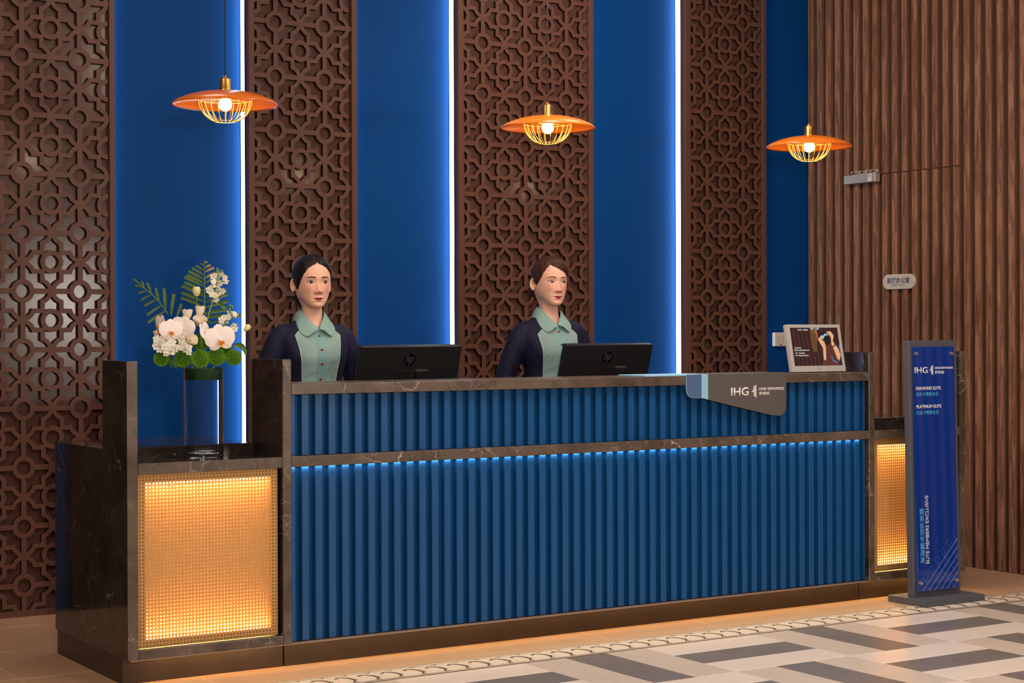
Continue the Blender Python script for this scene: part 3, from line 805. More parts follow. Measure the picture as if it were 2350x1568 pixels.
# ------------------------------------------------------------------ totem sign
t = thing('totem_sign', 'free-standing grey totem with cobalt members panel at the right end of desk', 'sign', (3.97, -0.155, 0))
b = MB(); b.box(3.778, -0.279, 0, 4.184, -0.040, 0.031, 0.0015); b.build('base_plate', M['sign_grey'], t)
post = bpy.data.objects.new('post', None)
rot = Matrix.Rotation(math.radians(-1.35), 4, 'X'); piv = Vector((3.97, -0.175, 0.031))
def leanp(o):
    for v in o.data.vertices:
        p = v.co + wloc(o); v.co = rot @ (p - piv) + piv - wloc(o)
    return o
bpy.data.objects.remove(post)
PY = -0.175
b = MB(); b.box(3.811, PY, 0.0315, 4.130, PY + 0.038, 1.253, 0.0015); post = leanp(b.build('post', M['sign_grey'], t))
b = MB(); b.box(3.828, PY - 0.012, 0.058, 4.103, PY - 0.006, 1.222, 0.0008); pan = leanp(b.build('acrylic_panel', M['acrylic'], t))
for (x, z) in ((3.846, 1.190), (4.084, 1.189), (3.850, 0.097), (4.090, 0.094)):
    b = MB()
    pts = [(x + 0.0085 * math.cos(2 * PI * k / 16), z + 0.0085 * math.sin(2 * PI * k / 16)) for k in range(16)]
    b.prism(pts, 'y', PY - 0.018, PY + 0.001); leanp(b.build('standoff_bolt', M['bolt'], t))
Y_ = PY - 0.012
def pl(body, rect, mat, bold=0.0, rot90=False):
    o = lettering(body, rect, ('y', Y_), M[mat], pan, bold, rot90=rot90, h=0.0006)
    for v in o.data.vertices:
        p = v.co + wloc(pan); v.co = rot @ (p - piv) + piv - wloc(pan)
pl('IHG', (3.836, 1.096, 3.923, 1.126), 'white_ink', 0.012)
pl('ONE REWARDS', (3.969, 1.115, 4.093, 1.1255), 'white_ink', 0.03)
pl('优悦会', (3.970, 1.092, 4.035, 1.107), 'white_ink', 0.03)
one_mark(3.934, 1.088, 3.959, 1.134, Y_, pan, M['white_ink'])
for o in pan.children:
    if o.name.startswith('logo_mark'):
        for v in o.data.vertices:
            p = v.co + wloc(pan); v.co = rot @ (p - piv) + piv - wloc(pan)
pl('DIAMOND ELITE', (3.843, 1.016, 4.008, 1.032), 'white_ink', 0.022)
pl('钻石卡精英会员', (3.844, 0.987, 3.992, 1.0055), 'cyan_ink', 0.006)
pl('PLATINUM ELITE', (3.843, 0.929, 4.010, 0.945), 'white_ink', 0.022)
pl('白金卡精英会员', (3.844, 0.899, 3.992, 0.918), 'cyan_ink', 0.006)
pl('ELITE MEMBERS EXCLUSIVE', (3.889, 0.188, 3.909, 0.513), 'white_ink', 0.0, True)
cn = '精英会员专属通道'
for i, ch in enumerate(cn):
    z1 = 0.452 - i * (0.452 - 0.189) / 8; z0 = z1 - 0.030
    me_o = lettering(ch, (3.850, z0, 3.880, z1), ('y', Y_), M['cyan_ink'], pan, 0.006, rot90=False, h=0.0006)
    for v in me_o.data.vertices:
        p = v.co + wloc(pan); v.co = rot @ (p - piv) + piv - wloc(pan)
# fan of diagonal lines and small diamonds in the lower right corner of the panel
b = MB(); b2 = MB()
def seg(bb, p, q, w_=0.0007):
    d = Vector((q[0] - p[0], q[1] - p[1])); 
    if d.length < 1e-6: return
    d.normalize(); n = Vector((-d.y, d.x)) * w_
    bb.prism([(p[0] + n.x, p[1] + n.y), (q[0] + n.x, q[1] + n.y), (q[0] - n.x, q[1] - n.y), (p[0] - n.x, p[1] - n.y)], 'y', Y_ - 0.0004, Y_ + 0.0002)
sl = 0.985; xr = 4.102; zb = 0.060
for k in range(6):
    xs = 3.862 + k * 0.0405; xe = xr; ze = zb + (xe - xs) * sl
    seg(b, (xs, zb), (xe, ze))
for k in range(0, 7):
    xa = 3.862 + k * 0.0405 + 0.012                            # lines falling to the right, between the rising ones
    ztop = 0.118 + k * 0.0398
    x_, z_ = 3.876 + k * 0.0405, 0.108 + k * 0.0398
    if x_ > xr - 0.01: break
    seg(b2, (x_, z_), (min(xr, x_ + (z_ - zb) / 1.05), max(zb, z_ - (xr - x_) * 1.05)))
    dx = 0.0195; c = (x_ + 0.006, z_ + 0.012)
    for (p, q) in (((0, dx), (dx, 0)), ((dx, 0), (0, -dx)), ((0, -dx), (-dx, 0)), ((-dx, 0), (0, dx))):
        p2 = (c[0] + p[0], c[1] + p[1]); q2 = (c[0] + q[0], c[1] + q[1])
        if max(p2[0], q2[0]) < xr: seg(b2, p2, q2, 0.0006)
for bb, mm, nm in ((b, 'line_w', 'line_pattern'), (b2, 'line_b', 'diamond_pattern')):
    o = bb.build(nm, M[mm], pan)
    for v in o.data.vertices:
        p = v.co + wloc(pan); v.co = rot @ (p - piv) + piv - wloc(pan)

# ------------------------------------------------------------------ keypad, door sign, door closer
t = thing('access_keypad', 'small white access keypad on the blue wall beside the photo frame', 'keypad', (4.785, 1.9, 1.208))
b = MB(); b.box(4.737, 1.876, 1.208, 4.832, 1.8995, 1.291, 0.004); b.build('housing', M['white_p'], t)
pr = None
for i in range(3):
    for j in range(4):
        x = 4.766 + i * 0.020; z = 1.229 + j * 0.0135
        if pr is None:
            b = MB(); b.box(x - 0.006, 1.8745, z - 0.0042, x + 0.006, 1.8765, z + 0.0042, 0.0006); pr = b.build('key', plain('keypad_key', rgb(196, 184, 176), 0.5), t); pr0 = (x, z)
        else: inst(pr, t, (x - pr0[0], 0, z - pr0[1]))
dk = plain('digit_grey', rgb(120, 112, 110), 0.5)
for j, row in enumerate(('* 0 #', '7 8 9', '4 5 6', '1 2 3')):
    for i, ch in enumerate(row.split()):
        x = 4.766 + i * 0.020; z = 1.229 + j * 0.0135
        lettering(ch, (x - 0.0014, z - 0.0024, x + 0.0014, z + 0.0024), ('y', 1.8745), dk, t, name='digit', h=0.0003)
b = MB(); b.box(4.776, 1.8752, 1.2155, 4.796, 1.8765, 1.2195); b.build('badge', M['navy_p'], t)

t = thing('door_sign', 'white pill-shaped front office sign on the walnut slat door', 'sign', (5.01, 1.105, 1.58))
R = 0.0420; yc0, yc1, zc = 1.188, 1.022, 1.5815
pts = rnd((yc0, zc), R, -90, 90, 14)
pts = [(yc0 + R * math.cos(math.radians(-90 + 180 * i / 14)), zc + R * math.sin(math.radians(-90 + 180 * i / 14))) for i in range(15)] + [(yc1 + R * math.cos(math.radians(90 + 180 * i / 14)), zc + R * math.sin(math.radians(90 + 180 * i / 14))) for i in range(15)]
b = MB(); b.prism(pts, 'x', 4.998, 5.0098); b.build('plate', M['white_p'], t)
pin = [(1.105 + (p[0] - 1.105) * 0.97, zc + (p[1] - zc) * 0.90) for p in pts]
b = MB(); b.prism(pin, 'x', 4.9974, 4.9985); b.build('face', plain('sign_face', rgb(206, 194, 182), 0.45), t)
lettering('前厅办公室', (1.194, 1.5715, 1.018, 1.6055), ('x', 4.9974), M['navy_p'], t, 0.014)
lettering('FRONT OFFICE', (1.160, 1.5570, 1.057, 1.5665), ('x', 4.9974), M['bluegrey_p'], t)

t = thing('door_closer', 'steel door closer box with bracket above the office door sign', 'door closer', (5.01, 1.39, 2.165))
b = MB(); b.box(4.968, 1.262, 2.166, 5.0098, 1.521, 2.2165, 0.002); b.build('housing', M['steel'], t)
b = MB()
y0, y1, z0, z1 = 1.252, 1.480, 2.2165, 2.2385
cells = [(1.466, 1.437), (1.432, 1.414), (1.400, 1.376), (1.345, 1.322), (1.312, 1.292)]
yy = y1
for (a, c_) in cells:
    b.box(4.985, a, z0, 4.988, yy, z1); b.box(4.985, c_, z1 - 0.005, 4.988, a, z1); b.box(4.985, c_, z0, 4.988, a, z0 + 0.006); yy = c_
b.box(4.985, y0, z0, 4.988, yy, z1); b.box(4.985, y0, z0, 5.0098, y1, z0 + 0.002)
b.build('bracket', M['steel'], t)
b = MB(); b.box(4.9672, 1.290, 2.170, 4.9682, 1.319, 2.213); tag(b.build('label_plate', M['white_p'], t), 'white label')
b = MB(); b.prism([(1.313, 2.206), (1.296, 2.206), (1.302, 2.202), (1.302, 2.196), (1.307, 2.196), (1.307, 2.202)], 'x', 4.9668, 4.9674); b.build('label_print', M['black'], t)
b = MB(); b.tube([(4.984, 1.474, 2.220), (4.980, 1.455, 2.232), (4.984, 1.447, 2.224)], 0.003, 6); b.build('wire', M['cable'], t)
for (yq, zq) in ((1.366, 2.231), (1.284, 2.232), (1.270, 2.226)):
    b = MB(); b.prism([(yq + 0.005 * math.cos(2 * PI * k / 10), zq + 0.005 * math.sin(2 * PI * k / 10)) for k in range(10)], 'x', 4.981, 4.986); b.build('screw', M['brass'], t)

# ------------------------------------------------------------------ people
def skin_mat():
    k = NT('skin')
    n = k.noise(k.co(), 14, 4, 0.6)
    at = k.n('ShaderNodeAttribute', _attribute_name='tint')
    base = k.ramp(n, [(0.3, rgb(238, 182, 156)), (0.7, rgb(247, 193, 166))])
    k.l(k.mix(at.outputs['Fac'], base, rgb(206, 120, 100)), k.b.inputs['Base Color'])
    k.b.inputs['Roughness'].default_value = 0.45; k.b.inputs['Specular IOR Level'].default_value = 0.4
    k.b.inputs['Subsurface Weight'].default_value = 0.12; k.b.inputs['Subsurface Radius'].default_value = (0.012, 0.005, 0.003)
    k.b.inputs['Subsurface Scale'].default_value = 0.5
    return k.m
M['skin'] = skin_mat()
def hair_mat(name, c1, c2):
    k = NT(name)
    tc = k.t.nodes.new('ShaderNodeTexCoord'); mp = k.t.nodes.new('ShaderNodeMapping')
    mp.inputs['Scale'].default_value = (90, 3, 1); k.l(tc.outputs['UV'], mp.inputs['Vector'])
    n = k.noise(mp.outputs[0], 1.0, 3, 0.6, 0.3)
    k.l(k.ramp(n, [(0.35, c1), (0.7, c2)]), k.b.inputs['Base Color'])
    k.b.inputs['Roughness'].default_value = 0.4; k.b.inputs['Specular IOR Level'].default_value = 0.2
    k.bump(n, 0.6, 0.002); return k.m
M['hair_d'] = hair_mat('dark_hair', rgb(16, 12, 11), rgb(40, 30, 27))
M['hair_b'] = hair_mat('brown_hair', rgb(34, 20, 14), rgb(92, 54, 34))
M['eye_w'] = plain('eye_white', rgb(212, 200, 194), 0.2)
M['iris'] = plain('dark_iris', rgb(34, 22, 18), 0.12)
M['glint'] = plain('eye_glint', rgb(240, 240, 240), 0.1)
M['lash'] = plain('lash', rgb(26, 18, 16), 0.6)
M['brow_d'] = plain('brow_dark', rgb(72, 48, 40), 0.7); M['brow_b'] = plain('brow_brown', rgb(104, 70, 54), 0.7)
M['lip'] = plain('lipstick', rgb(172, 50, 48), 0.35); M['lip_line'] = plain('lip_line', rgb(110, 24, 26), 0.4)
M['nostril'] = plain('nostril', rgb(110, 62, 50), 0.7)
M['lid'] = plain('eyelid_crease', rgb(150, 96, 76), 0.6)
M['mint'] = plain('mint_cotton', rgb(140, 172, 166), 0.75, spec=0.25, bump=0.25, bscale=16)
M['placket'] = plain('mint_placket', rgb(126, 170, 172), 0.75, spec=0.25)
M['button'] = plain('copper_button', rgb(176, 66, 28), 0.25, metal=0.6)
M['trouser'] = plain('navy_trouser', rgb(24, 26, 44), 0.7); M['shoe'] = plain('black_shoe', rgb(18, 16, 16), 0.3)
M['pearl'] = plain('earring', rgb(230, 220, 210), 0.15, metal=0.5)

def shirt_mat(pts):
    """navy shirt with a mint front panel; the seam follows half-width pts [(z, half_width)] in object space"""
    k = NT('two_tone_shirt')
    tc = k.t.nodes.new('ShaderNodeTexCoord'); sp = k.t.nodes.new('ShaderNodeSeparateXYZ'); k.l(tc.outputs['Object'], sp.inputs[0])
    z0, z1 = pts[0][0], pts[-1][0]
    f = k.val('DIVIDE', k.val('SUBTRACT', sp.outputs[2], z0), z1 - z0)
    wr_ = k.ramp(f, [((z - z0) / (z1 - z0), (w * 5, w * 5, w * 5, 1)) for z, w in pts])
    w = k.val('DIVIDE', wr_, 5.0)
    ax = k.val('ABSOLUTE', sp.outputs[0])
    inside = k.val('LESS_THAN', ax, w); pipe = k.val('LESS_THAN', ax, k.val('ADD', w, 0.0022))
    front = k.val('LESS_THAN', sp.outputs[1], -0.02)
    inside = k.val('MULTIPLY', inside, front); pipe = k.val('MULTIPLY', pipe, front)
    n = k.noise(k.co(), 9, 4, 0.6)
    navy = k.ramp(n, [(0.3, rgb(14, 17, 42)), (0.7, rgb(22, 25, 54))])
    mint = k.ramp(n, [(0.3, rgb(134, 162, 158)), (0.7, rgb(146, 172, 168))])
    c = k.mix(pipe, navy, rgb(196, 214, 206)); c = k.mix(inside, c, mint)
    k.l(c, k.b.inputs['Base Color']); k.b.inputs['Roughness'].default_value = 0.7; k.b.inputs['Specular IOR Level'].default_value = 0.3
    v = k.co((1, 1, 0.45)); fold = k.noise(v, 13, 3, 0.5, 1.0)
    k.bump(fold, 0.55, 0.02)
    return k.m

def spline(rows, n, keys=None):
    """Catmull-Rom through rows, n samples"""
    rows = np.array(rows, float); m = len(rows); out = []
    for i in range(n):
        t = i / (n - 1) * (m - 1); k = min(int(t), m - 2); f = t - k
        p0, p1, p2, p3 = rows[max(k - 1, 0)], rows[k], rows[k + 1], rows[min(k + 2, m - 1)]
        out.append(0.5 * ((2 * p1) + (-p0 + p2) * f + (2 * p0 - 5 * p1 + 4 * p2 - p3) * f * f + (-p0 + 3 * p1 - 3 * p2 + p3) * f ** 3))
    return np.array(out)

# head rows: z_side, half_width, y_front, z_front, y_back, z_back   (eye level z = 0, ear axis y = 0)
HEAD = [(.1145, .003, .004, .1145, .012, .1145), (.1120, .020, -.016, .1120, .032, .1120), (.1030, .039, -.042, .1030, .056, .1030),
        (.0880, .0545, -.064, .0880, .078, .0880), (.0680, .0660, -.0800, .0680, .0930, .0680), (.0450, .0718, -.0885, .0450, .0990, .0450),
        (.0220, .0735, -.0920, .0220, .0980, .0220), (.0000, .0730, -.0890, .0000, .0935, .0000), (-.0200, .0712, -.0890, -.0200, .0850, -.0220),
        (-.0370, .0688, -.0902, -.0400, .0740, -.0420), (-.0500, .0650, -.0905, -.0570, .0660, -.0600), (-.0600, .0600, -.0900, -.0730, .0610, -.0780),
        (-.0670, .0545, -.0890, -.0880, .0590, -.0930), (-.0720, .0490, -.0865, -.0990, .0585, -.1050), (-.0770, .0450, -.0790, -.1055, .0590, -.1150),
        (-.0830, .0420, -.0580, -.1065, .0600, -.1240), (-.0930, .0412, -.0360, -.1080, .0610, -.1330), (-.1120, .0415, -.0290, -.1200, .0630, -.1440),
        (-.1380, .0435, -.0300, -.1440, .0660, -.1580), (-.1620, .0490, -.0350, -.1720, .0710, -.1720), (-.1790, .0640, -.0420, -.1950, .0780, -.1850)]
NL, NT_ = 150, 128
_angs = []
for i in range(NT_):
    u = i / NT_ * 2 - 1
    _angs.append(PI * (u - 0.33 * math.sin(PI * u) / 1.0 * 0.62))     # denser round the face
def head_point(row, t, sc=1.0):
    zs, w, yf, zf, yb, zb = row
    c, s_ = math.cos(t), math.sin(t)
    e = 2 / 2.25
    x = w * math.copysign(abs(s_) ** e, s_)
    y0 = 0.006 if True else 0
    if c >= 0: y = y0 + (yf - y0) * c ** e; z = zs + (zf - zs) * c ** 1.4
    else: y = y0 + (yb - y0) * (-c) ** e; z = zs + (zb - zs) * (-c) ** 1.4
    return x, y, z
def g(x, z, x0, z0, sx, sz): return math.exp(-((x - x0) / sx) ** 2 - ((z - z0) / sz) ** 2)
def sstep(a, b, x):
    t = min(1, max(0, (x - a) / (b - a))); return t * t * (3 - 2 * t)
def face_bump(x, z, nose=1.0):
    d = 0.0
    if z < 0.04 and z > -0.12:
        k = sstep(0.012, -0.036, z) * (1 - sstep(-0.0415, -0.0485, z))
        d += nose * (0.002 + 0.0120 * k) * (1 - sstep(-0.0415, -0.0485, z)) * sstep(0.022, 0.004, z) * math.exp(-(x / (0.0065 + 0.0035 * k)) ** 2)
        d += nose * 0.0085 * g(x, z, 0, -.0365, .0110, .0080)
        for s_ in (-1, 1):
            d += nose * 0.0085 * g(x, z, s_ * .0135, -.0405, .0062, .0056)
            d -= 0.0060 * g(x, z, s_ * .0290, .003, .0165, .0105)
            d += 0.0030 * g(x, z, s_ * .0315, .000, .0125, .0070)
            d += 0.0022 * g(x, z, s_ * .0270, .0215, .0190, .0060)
            d += 0.0042 * g(x, z, s_ * .0400, -.026, .0190, .0180)
            d -= 0.0020 * g(x, z, s_ * .0250, -.0680, .0045, .0045)
            d -= 0.0012 * g(x, z, s_ * .0220, -.0520, .0060, .0120)
        d += 0.0042 * g(x, z, 0, -.0630, .0170, .0036) + 0.0048 * g(x, z, 0, -.0745, .0150, .0042)
        d -= 0.0022 * g(x, z, 0, -.0685, .0210, .0014)
        d -= 0.0020 * g(x, z, 0, -.0845, .0160, .0040) + 0.0008 * g(x, z, 0, -.0545, .0030, .0050)
        d += 0.0040 * g(x, z, 0, -.0970, .0150, .0095)
    return d
def make_head_grid(hs, yaw, tilt, nose=1.0):
    rows = spline(HEAD, NL)
    V = []; tint = []
    for j in range(NL):
        for i in range(NT_):
            x, y, z = head_point(rows[j], _angs[i])
            if y < 0.0:
                fr = max(0, math.cos(_angs[i])) ** 0.7
                y -= face_bump(x, z, nose) * fr
                tint.append(0.42 * (g(abs(x), z, .040, -.028, .020, .018)) + 0.25 * g(x, z, 0, -.040, .016, .010))
            else: tint.append(0.0)
            V.append((x * hs, y * hs, z * hs))
    return rows, V, tint
def person(name, X, Y, eye_z, body_yaw, head_yaw, label, hair_fn, hairm, browm, face, pony):
    root = thing(name, label, 'person', (X, Y, 0), None)
    hs = 1.06
    H = Matrix.Translation((X, Y, eye_z)) @ Matrix.Rotation(math.radians(head_yaw), 4, 'Z') @ Matrix.Rotation(math.radians(face.get('tilt', 0)), 4, 'Y')
    Bm = Matrix.Translation((X, Y, 0)) @ Matrix.Rotation(math.radians(body_yaw), 4, 'Z')
    sc = eye_z / 1.52
    rows, HV, tint = make_head_grid(hs, 0, 0, face.get('nose', 1.0))
    # ---- body: one loft from crown to hips, then limbs with hands
    b = MB(); b.sm = True
    verts = []
    blend0, blend1 = -0.11 * hs, -0.19 * hs
    for p in HV:
        k = sstep(blend0, blend1, p[2])
        yaw = math.radians(head_yaw * (1 - k) + body_yaw * k)
        ti = math.radians(face.get('tilt', 0)) * (1 - k)
        q = Matrix.Rotation(yaw, 4, 'Z') @ Matrix.Rotation(ti, 4, 'Y') @ Vector(p)
        verts.append(q + Vector((X, Y, eye_z)))
    TORSO = [(-.205, .085, -.052, -.222, .084, -.200), (-.222, .112, -.066, -.245, .088, -.215), (-.250, .135, -.078, -.265, .090, -.245), (-.32, .140, -.098, -.32, .085, -.32),
             (-.42, .118, -.080, -.42, .072, -.42), (-.50, .116, -.080, -.50, .072, -.50), (-.60, .140, -.085, -.60, .095, -.60), (-.68, .150, -.085, -.68, .10, -.68)]
    tr = spline(TORSO, 26)
    for r in tr:
        for i in range(NT_):
            x, y, z = head_point(r, _angs[i]); 
            q = Bm @ Vector((x * sc, y * sc, 0)); verts.append(Vector((q.x, q.y, eye_z + z * sc)))
    n_l = NL + len(tr)
    fs = [(j * NT_ + i, j * NT_ + (i + 1) % NT_, (j + 1) * NT_ + (i + 1) % NT_, (j + 1) * NT_ + i) for j in range(n_l - 1) for i in range(NT_)]
    fs.append(tuple(range(NT_))); fs.append(tuple((n_l - 1) * NT_ + i for i in reversed(range(NT_))))
    b.add(verts, fs)
    nb = len(b.v)
    # ears
    def HP(p): return H @ Vector((p[0] * hs, p[1] * hs, p[2] * hs))
    def BP(p):
        q = Bm @ Vector((p[0], p[1], 0)); return Vector((q.x, q.y, p[2] * sc))
    for s_ in (-1, 1):
        def earf(u, v):
            a = 2 * PI * u; k = v
            top = math.sin(a) > 0
            zz = -0.010 + (0.0285 if top else 0.0275) * math.sin(a)
            yy = 0.013 + 0.0165 * math.cos(a) * (1.0 if top else 0.55 + 0.45 * (1 + math.sin(a)))
            lift = 0.002 + 0.015 * (0.5 + 0.5 * math.cos(a)) + 0.002 * math.sin(a)
            prof = k ** 1.5 * lift + 0.0040 * math.exp(-((k - 0.88) / 0.10) ** 2) - 0.0062 * math.exp(-((k - 0.42) / 0.22) ** 2) + 0.0015 * math.exp(-((k - 0.66) / 0.06) ** 2) - 0.0035 * math.exp(-((k - 0.76) / 0.05) ** 2)
            return HP((s_ * (0.0715 + prof), 0.010 + (yy - 0.010) * k, -0.014 + (zz + 0.014) * k))
        b.grid(earf, 36, 24, True)
        def earb(u, v):
            p = Vector(earf(u, 1.0)); q = HP((s_ * 0.066, 0.008, -0.012)); return p.lerp(q, v)
        b.grid(earb, 28, 4, True)
    # limbs inside the clothes, hands below the counter
    for s_ in (-1, 1):
        sh, el, wrp = BP((s_ * .150, .01, 1.285)), BP((s_ * .225, .045, 1.045)), BP((s_ * .135, -.205, .835))
        arm = [sh, sh.lerp(el, .5), el, el.lerp(wrp, .5), wrp]
        pts = spline([tuple(p) for p in arm], 16)
        b.tube([Vector(p) for p in pts], [0.040 - 0.016 * i / 15 for i in range(16)], 14)
        d = (wrp - el).normalized(); dd = Vector((d.x * .6, d.y, -0.12)).normalized(); side = dd.cross(Vector((0, 0, 1))).normalized()
        palm = [wrp - dd * .01, wrp + dd * .03, wrp + dd * .060, wrp + dd * .085]
        for w_ in (-0.018, -0.006, 0.006, 0.018):
            b.tube([p + side * w_ * (0.8 + 0.25 * i) for i, p in enumerate(palm)], [0.012, 0.0125, 0.012, 0.009], 10)
        kn = wrp + dd * .080
        for q, (w_, L) in enumerate(((-0.027, .062), (-0.009, .072), (0.009, .068), (0.027, .054))):
            p0 = kn + side * w_; dn = Vector((0, 0, -1))
            b.tube([p0, p0 + dd * L * .42 + dn * .004, p0 + dd * L * .74 + dn * .014, p0 + dd * L * .95 + dn * .026], [.0085, .008, .0072, .0055], 8)
        th = wrp + dd * .022 - side * s_ * .026
        b.tube([th, th + dd * .028 - side * s_ * .016, th + dd * .055 - side * s_ * .018 + Vector((0, 0, -.008))], [.0105, .009, .0065], 8)
    body = b.build('body', M['skin'], root, fix=True)
    at = body.data.attributes.new('tint', 'FLOAT', 'POINT')
    arr = np.zeros(len(body.data.vertices)); arr[:len(tint)] = tint; at.data.foreach_set('value', arr.astype(np.float32))
    # ---- face details sit on the surface of the head
    bvh = BVHTree.FromPolygons([Vector(p) for p in HV], [f for f in fs if max(f) < NL * NT_ and len(f) == 4])
    def surf(x, z):
        hit = bvh.ray_cast(Vector((x * hs, -0.3, z * hs)), Vector((0, 1, 0)))
        return hit[0].y if hit[0] is not None else -0.08
    def patch(name, nu, nv, fn, mat, lift, bulge=0.0):
        b = MB(); b.sm = True
        def f(u, v):
            x, z = fn(u, v)
            y = surf(x, z) - lift - bulge * math.sin(PI * u) * math.sin(PI * v)
            return H @ Vector((x * hs, y, z * hs))
        b.grid(f, nu, nv); return b.build(name, mat, body, fix=True)
    eo = face.get('open', 0.86); gaze = face.get('gaze', 0.002)
    for s_ in (-1, 1):
        cx = 0.0312; hw_ = 0.0142
        def up(u): return 0.0004 + 0.0060 * eo * (1 - abs(2 * u - 1) ** 2.2) + 0.0022 * (u - 0.35)     # u: inner 0 -> outer 1
        def lo(u): return 0.0004 - 0.0040 * eo * (1 - abs(2 * u - 1) ** 2.0) + 0.0022 * (u - 0.35)
        def ex(u): return s_ * (cx - hw_ + 2 * hw_ * u)
        patch('eye', 15, 7, lambda u, v: (ex(u), lo(u) + (up(u) - lo(u)) * v), M['eye_w'], 0.0006, 0.0012)
        icx = s_ * cx + gaze; ir = 0.0064
        def irf(u, v):
            x = icx + ir * (2 * u - 1); h = ir * math.sqrt(max(0, 1 - (2 * u - 1) ** 2))
            uu = min(1, max(0, (s_ * x - (cx - hw_)) / (2 * hw_)))
            a, c = max(lo(uu), 0.0012 - h), min(up(uu), 0.0012 + h)
            if c < a: c = a
            return (x, a + (c - a) * v)
        patch('iris', 13, 7, irf, M['iris'], 0.0014, 0.0010)
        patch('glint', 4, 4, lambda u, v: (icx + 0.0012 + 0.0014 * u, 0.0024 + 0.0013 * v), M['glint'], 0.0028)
        patch('lash', 17, 3, lambda u, v: (s_ * (cx - hw_ * 1.03 + 2.16 * hw_ * u), up(min(1, u * 1.02)) - 0.0006 + (0.0012 + 0.0012 * u) * v + 0.0018 * max(0, u - 0.9) * 10 * 0.6), M['lash'], 0.0017)
        patch('lower_lash', 13, 2, lambda u, v: (ex(0.25 + 0.75 * u), lo(0.25 + 0.75 * u) - 0.0008 * v), M['lid'], 0.0012)
        patch('eyelid', 13, 2, lambda u, v: (ex(0.05 + 0.92 * u), up(0.05 + 0.92 * u) + 0.0030 + 0.0007 * v), M['lid'], 0.0006)
        br0 = face.get('brow', 0.0)
        patch('eyebrow', 17, 4, lambda u, v: (s_ * (0.0125 + 0.0385 * u), 0.0178 + br0 + 0.0036 * math.sin(PI * min(1, u * 0.82 + 0.05)) - 0.0050 * max(0, u - .6) + (0.0062 * (1 - u) ** 0.45 * (0.7 + 0.3 * math.sin(PI * u)) + 0.0008) * (v - 0.2)), M[browm], 0.0005, 0.0004)
    lw = face.get('mouth', 0.0212); sm_ = face.get('smile', 0.0022)
    def ml(u): return -0.0685 + sm_ * (2 * u - 1) ** 2
    def cup(u): d = abs(2 * u - 1); return 0.0056 * (1 - d ** 1.7) - 0.0012 * math.exp(-(d / 0.13) ** 2)
    patch('upper_lip', 25, 6, lambda u, v: (lw * (2 * u - 1), ml(u) + cup(u) * v), M['lip'], 0.0004, 0.0010)
    patch('lower_lip', 25, 6, lambda u, v: (lw * (2 * u - 1) * 0.93, ml(u) - 0.0072 * (1 - abs(2 * u - 1) ** 2.2) * v), M['lip'], 0.0004, 0.0016)
    patch('lip_line', 25, 2, lambda u, v: (lw * (2 * u - 1) * 1.04, ml(u) + 0.0005 - 0.0010 * v), M['lip_line'], 0.0016)
    for s_ in (-1, 1):
        patch('nostril', 7, 4, lambda u, v: (s_ * 0.0075 + 0.0042 * (u - 0.5) * 2 * 0.85, -0.0462 + 0.0014 * math.sin(PI * u) * (v * 2 - 1)), M['nostril'], 0.0006)
    # ---- hair
    hb = MB(); hb.sm = True; uvs = []
    NA = 168; ths = np.linspace(-PI, PI, NA + 1)[:-1]
    zt = np.array([[head_point(rows[j], t)[2] for j in range(NL)] for t in ths])
    NH = 40; HVv = []
    P = []
    for a, t in enumerate(ths):
        zh = hair_fn(t)
        jh = int(np.argmax(zt[a] < zh)); jh = max(jh, 6); jh = jh - 1 + (zt[a][jh - 1] - zh) / max(1e-6, zt[a][jh - 1] - zt[a][jh])
        for k in range(NH):
            s_ = k / (NH - 1)                      # 0 hairline, 1 crown
            j = jh * (1 - s_)
            j0 = int(j); f = j - j0; r = rows[j0] * (1 - f) + rows[min(j0 + 1, NL - 1)] * f
            x, y, z = head_point(r, t)
            nrm = Vector((x, (y - 0.008) * 0.9, (z - 0.0) * 1.0 if z > 0 else z * 0.3)).normalized()
            th = -0.0012 + 0.0095 * min(1, s_ * 6) ** 0.7 + 0.0007 * math.sin(t * 23 + 4 * s_) * min(1, s_ * 3) * (1 - s_) * 2
            th += face.get('vol', lambda t, s: 0)(t, s_)
            HVv.append(H @ (Vector((x, y, z)) * hs + nrm * th))
            uvs.append((a / NA, s_))
    fs2 = [(a * NH + k, ((a + 1) % NA) * NH + k, ((a + 1) % NA) * NH + k + 1, a * NH + k + 1) for a in range(NA) for k in range(NH - 1)]
    hb.add(HVv, fs2)
    nv0 = len(hb.v)
    # gathered bun / tail
    pc, pr, psc = pony
    su, sv = 24, 16; PV = []
    for j in range(sv + 1):
        p_ = PI * j / sv
        for i in range(su):
            a = 2 * PI * i / su; rr = pr * (1 + 0.06 * math.sin(5 * a + 4 * p_))
            PV.append(H @ (Vector(pc) + Vector((rr * psc[0] * math.sin(p_) * math.cos(a), rr * psc[1] * math.sin(p_) * math.sin(a), rr * psc[2] * math.cos(p_)))))
            uvs.append((i / su * 0.4, j / sv * 0.5))
    hb.add(PV, [(j * su + i, (j + 1) * su + i, (j + 1) * su + (i + 1) % su, j * su + (i + 1) % su) for j in range(sv) for i in range(su)])
    # loose wisps by the nape and ears
    for (p0, p1, p2) in face.get('wisps', []):
        pts = spline([p0, p1, p2], 7); n0 = len(hb.v)
        hb.tube([H @ (Vector(p) * hs) for p in pts], [0.0022, 0.0024, 0.0022, 0.002, 0.0016, 0.0012, 0.0007], 6); uvs += [(0.1 + 0.02 * i, 0.1) for i in range(len(hb.v) - n0)]
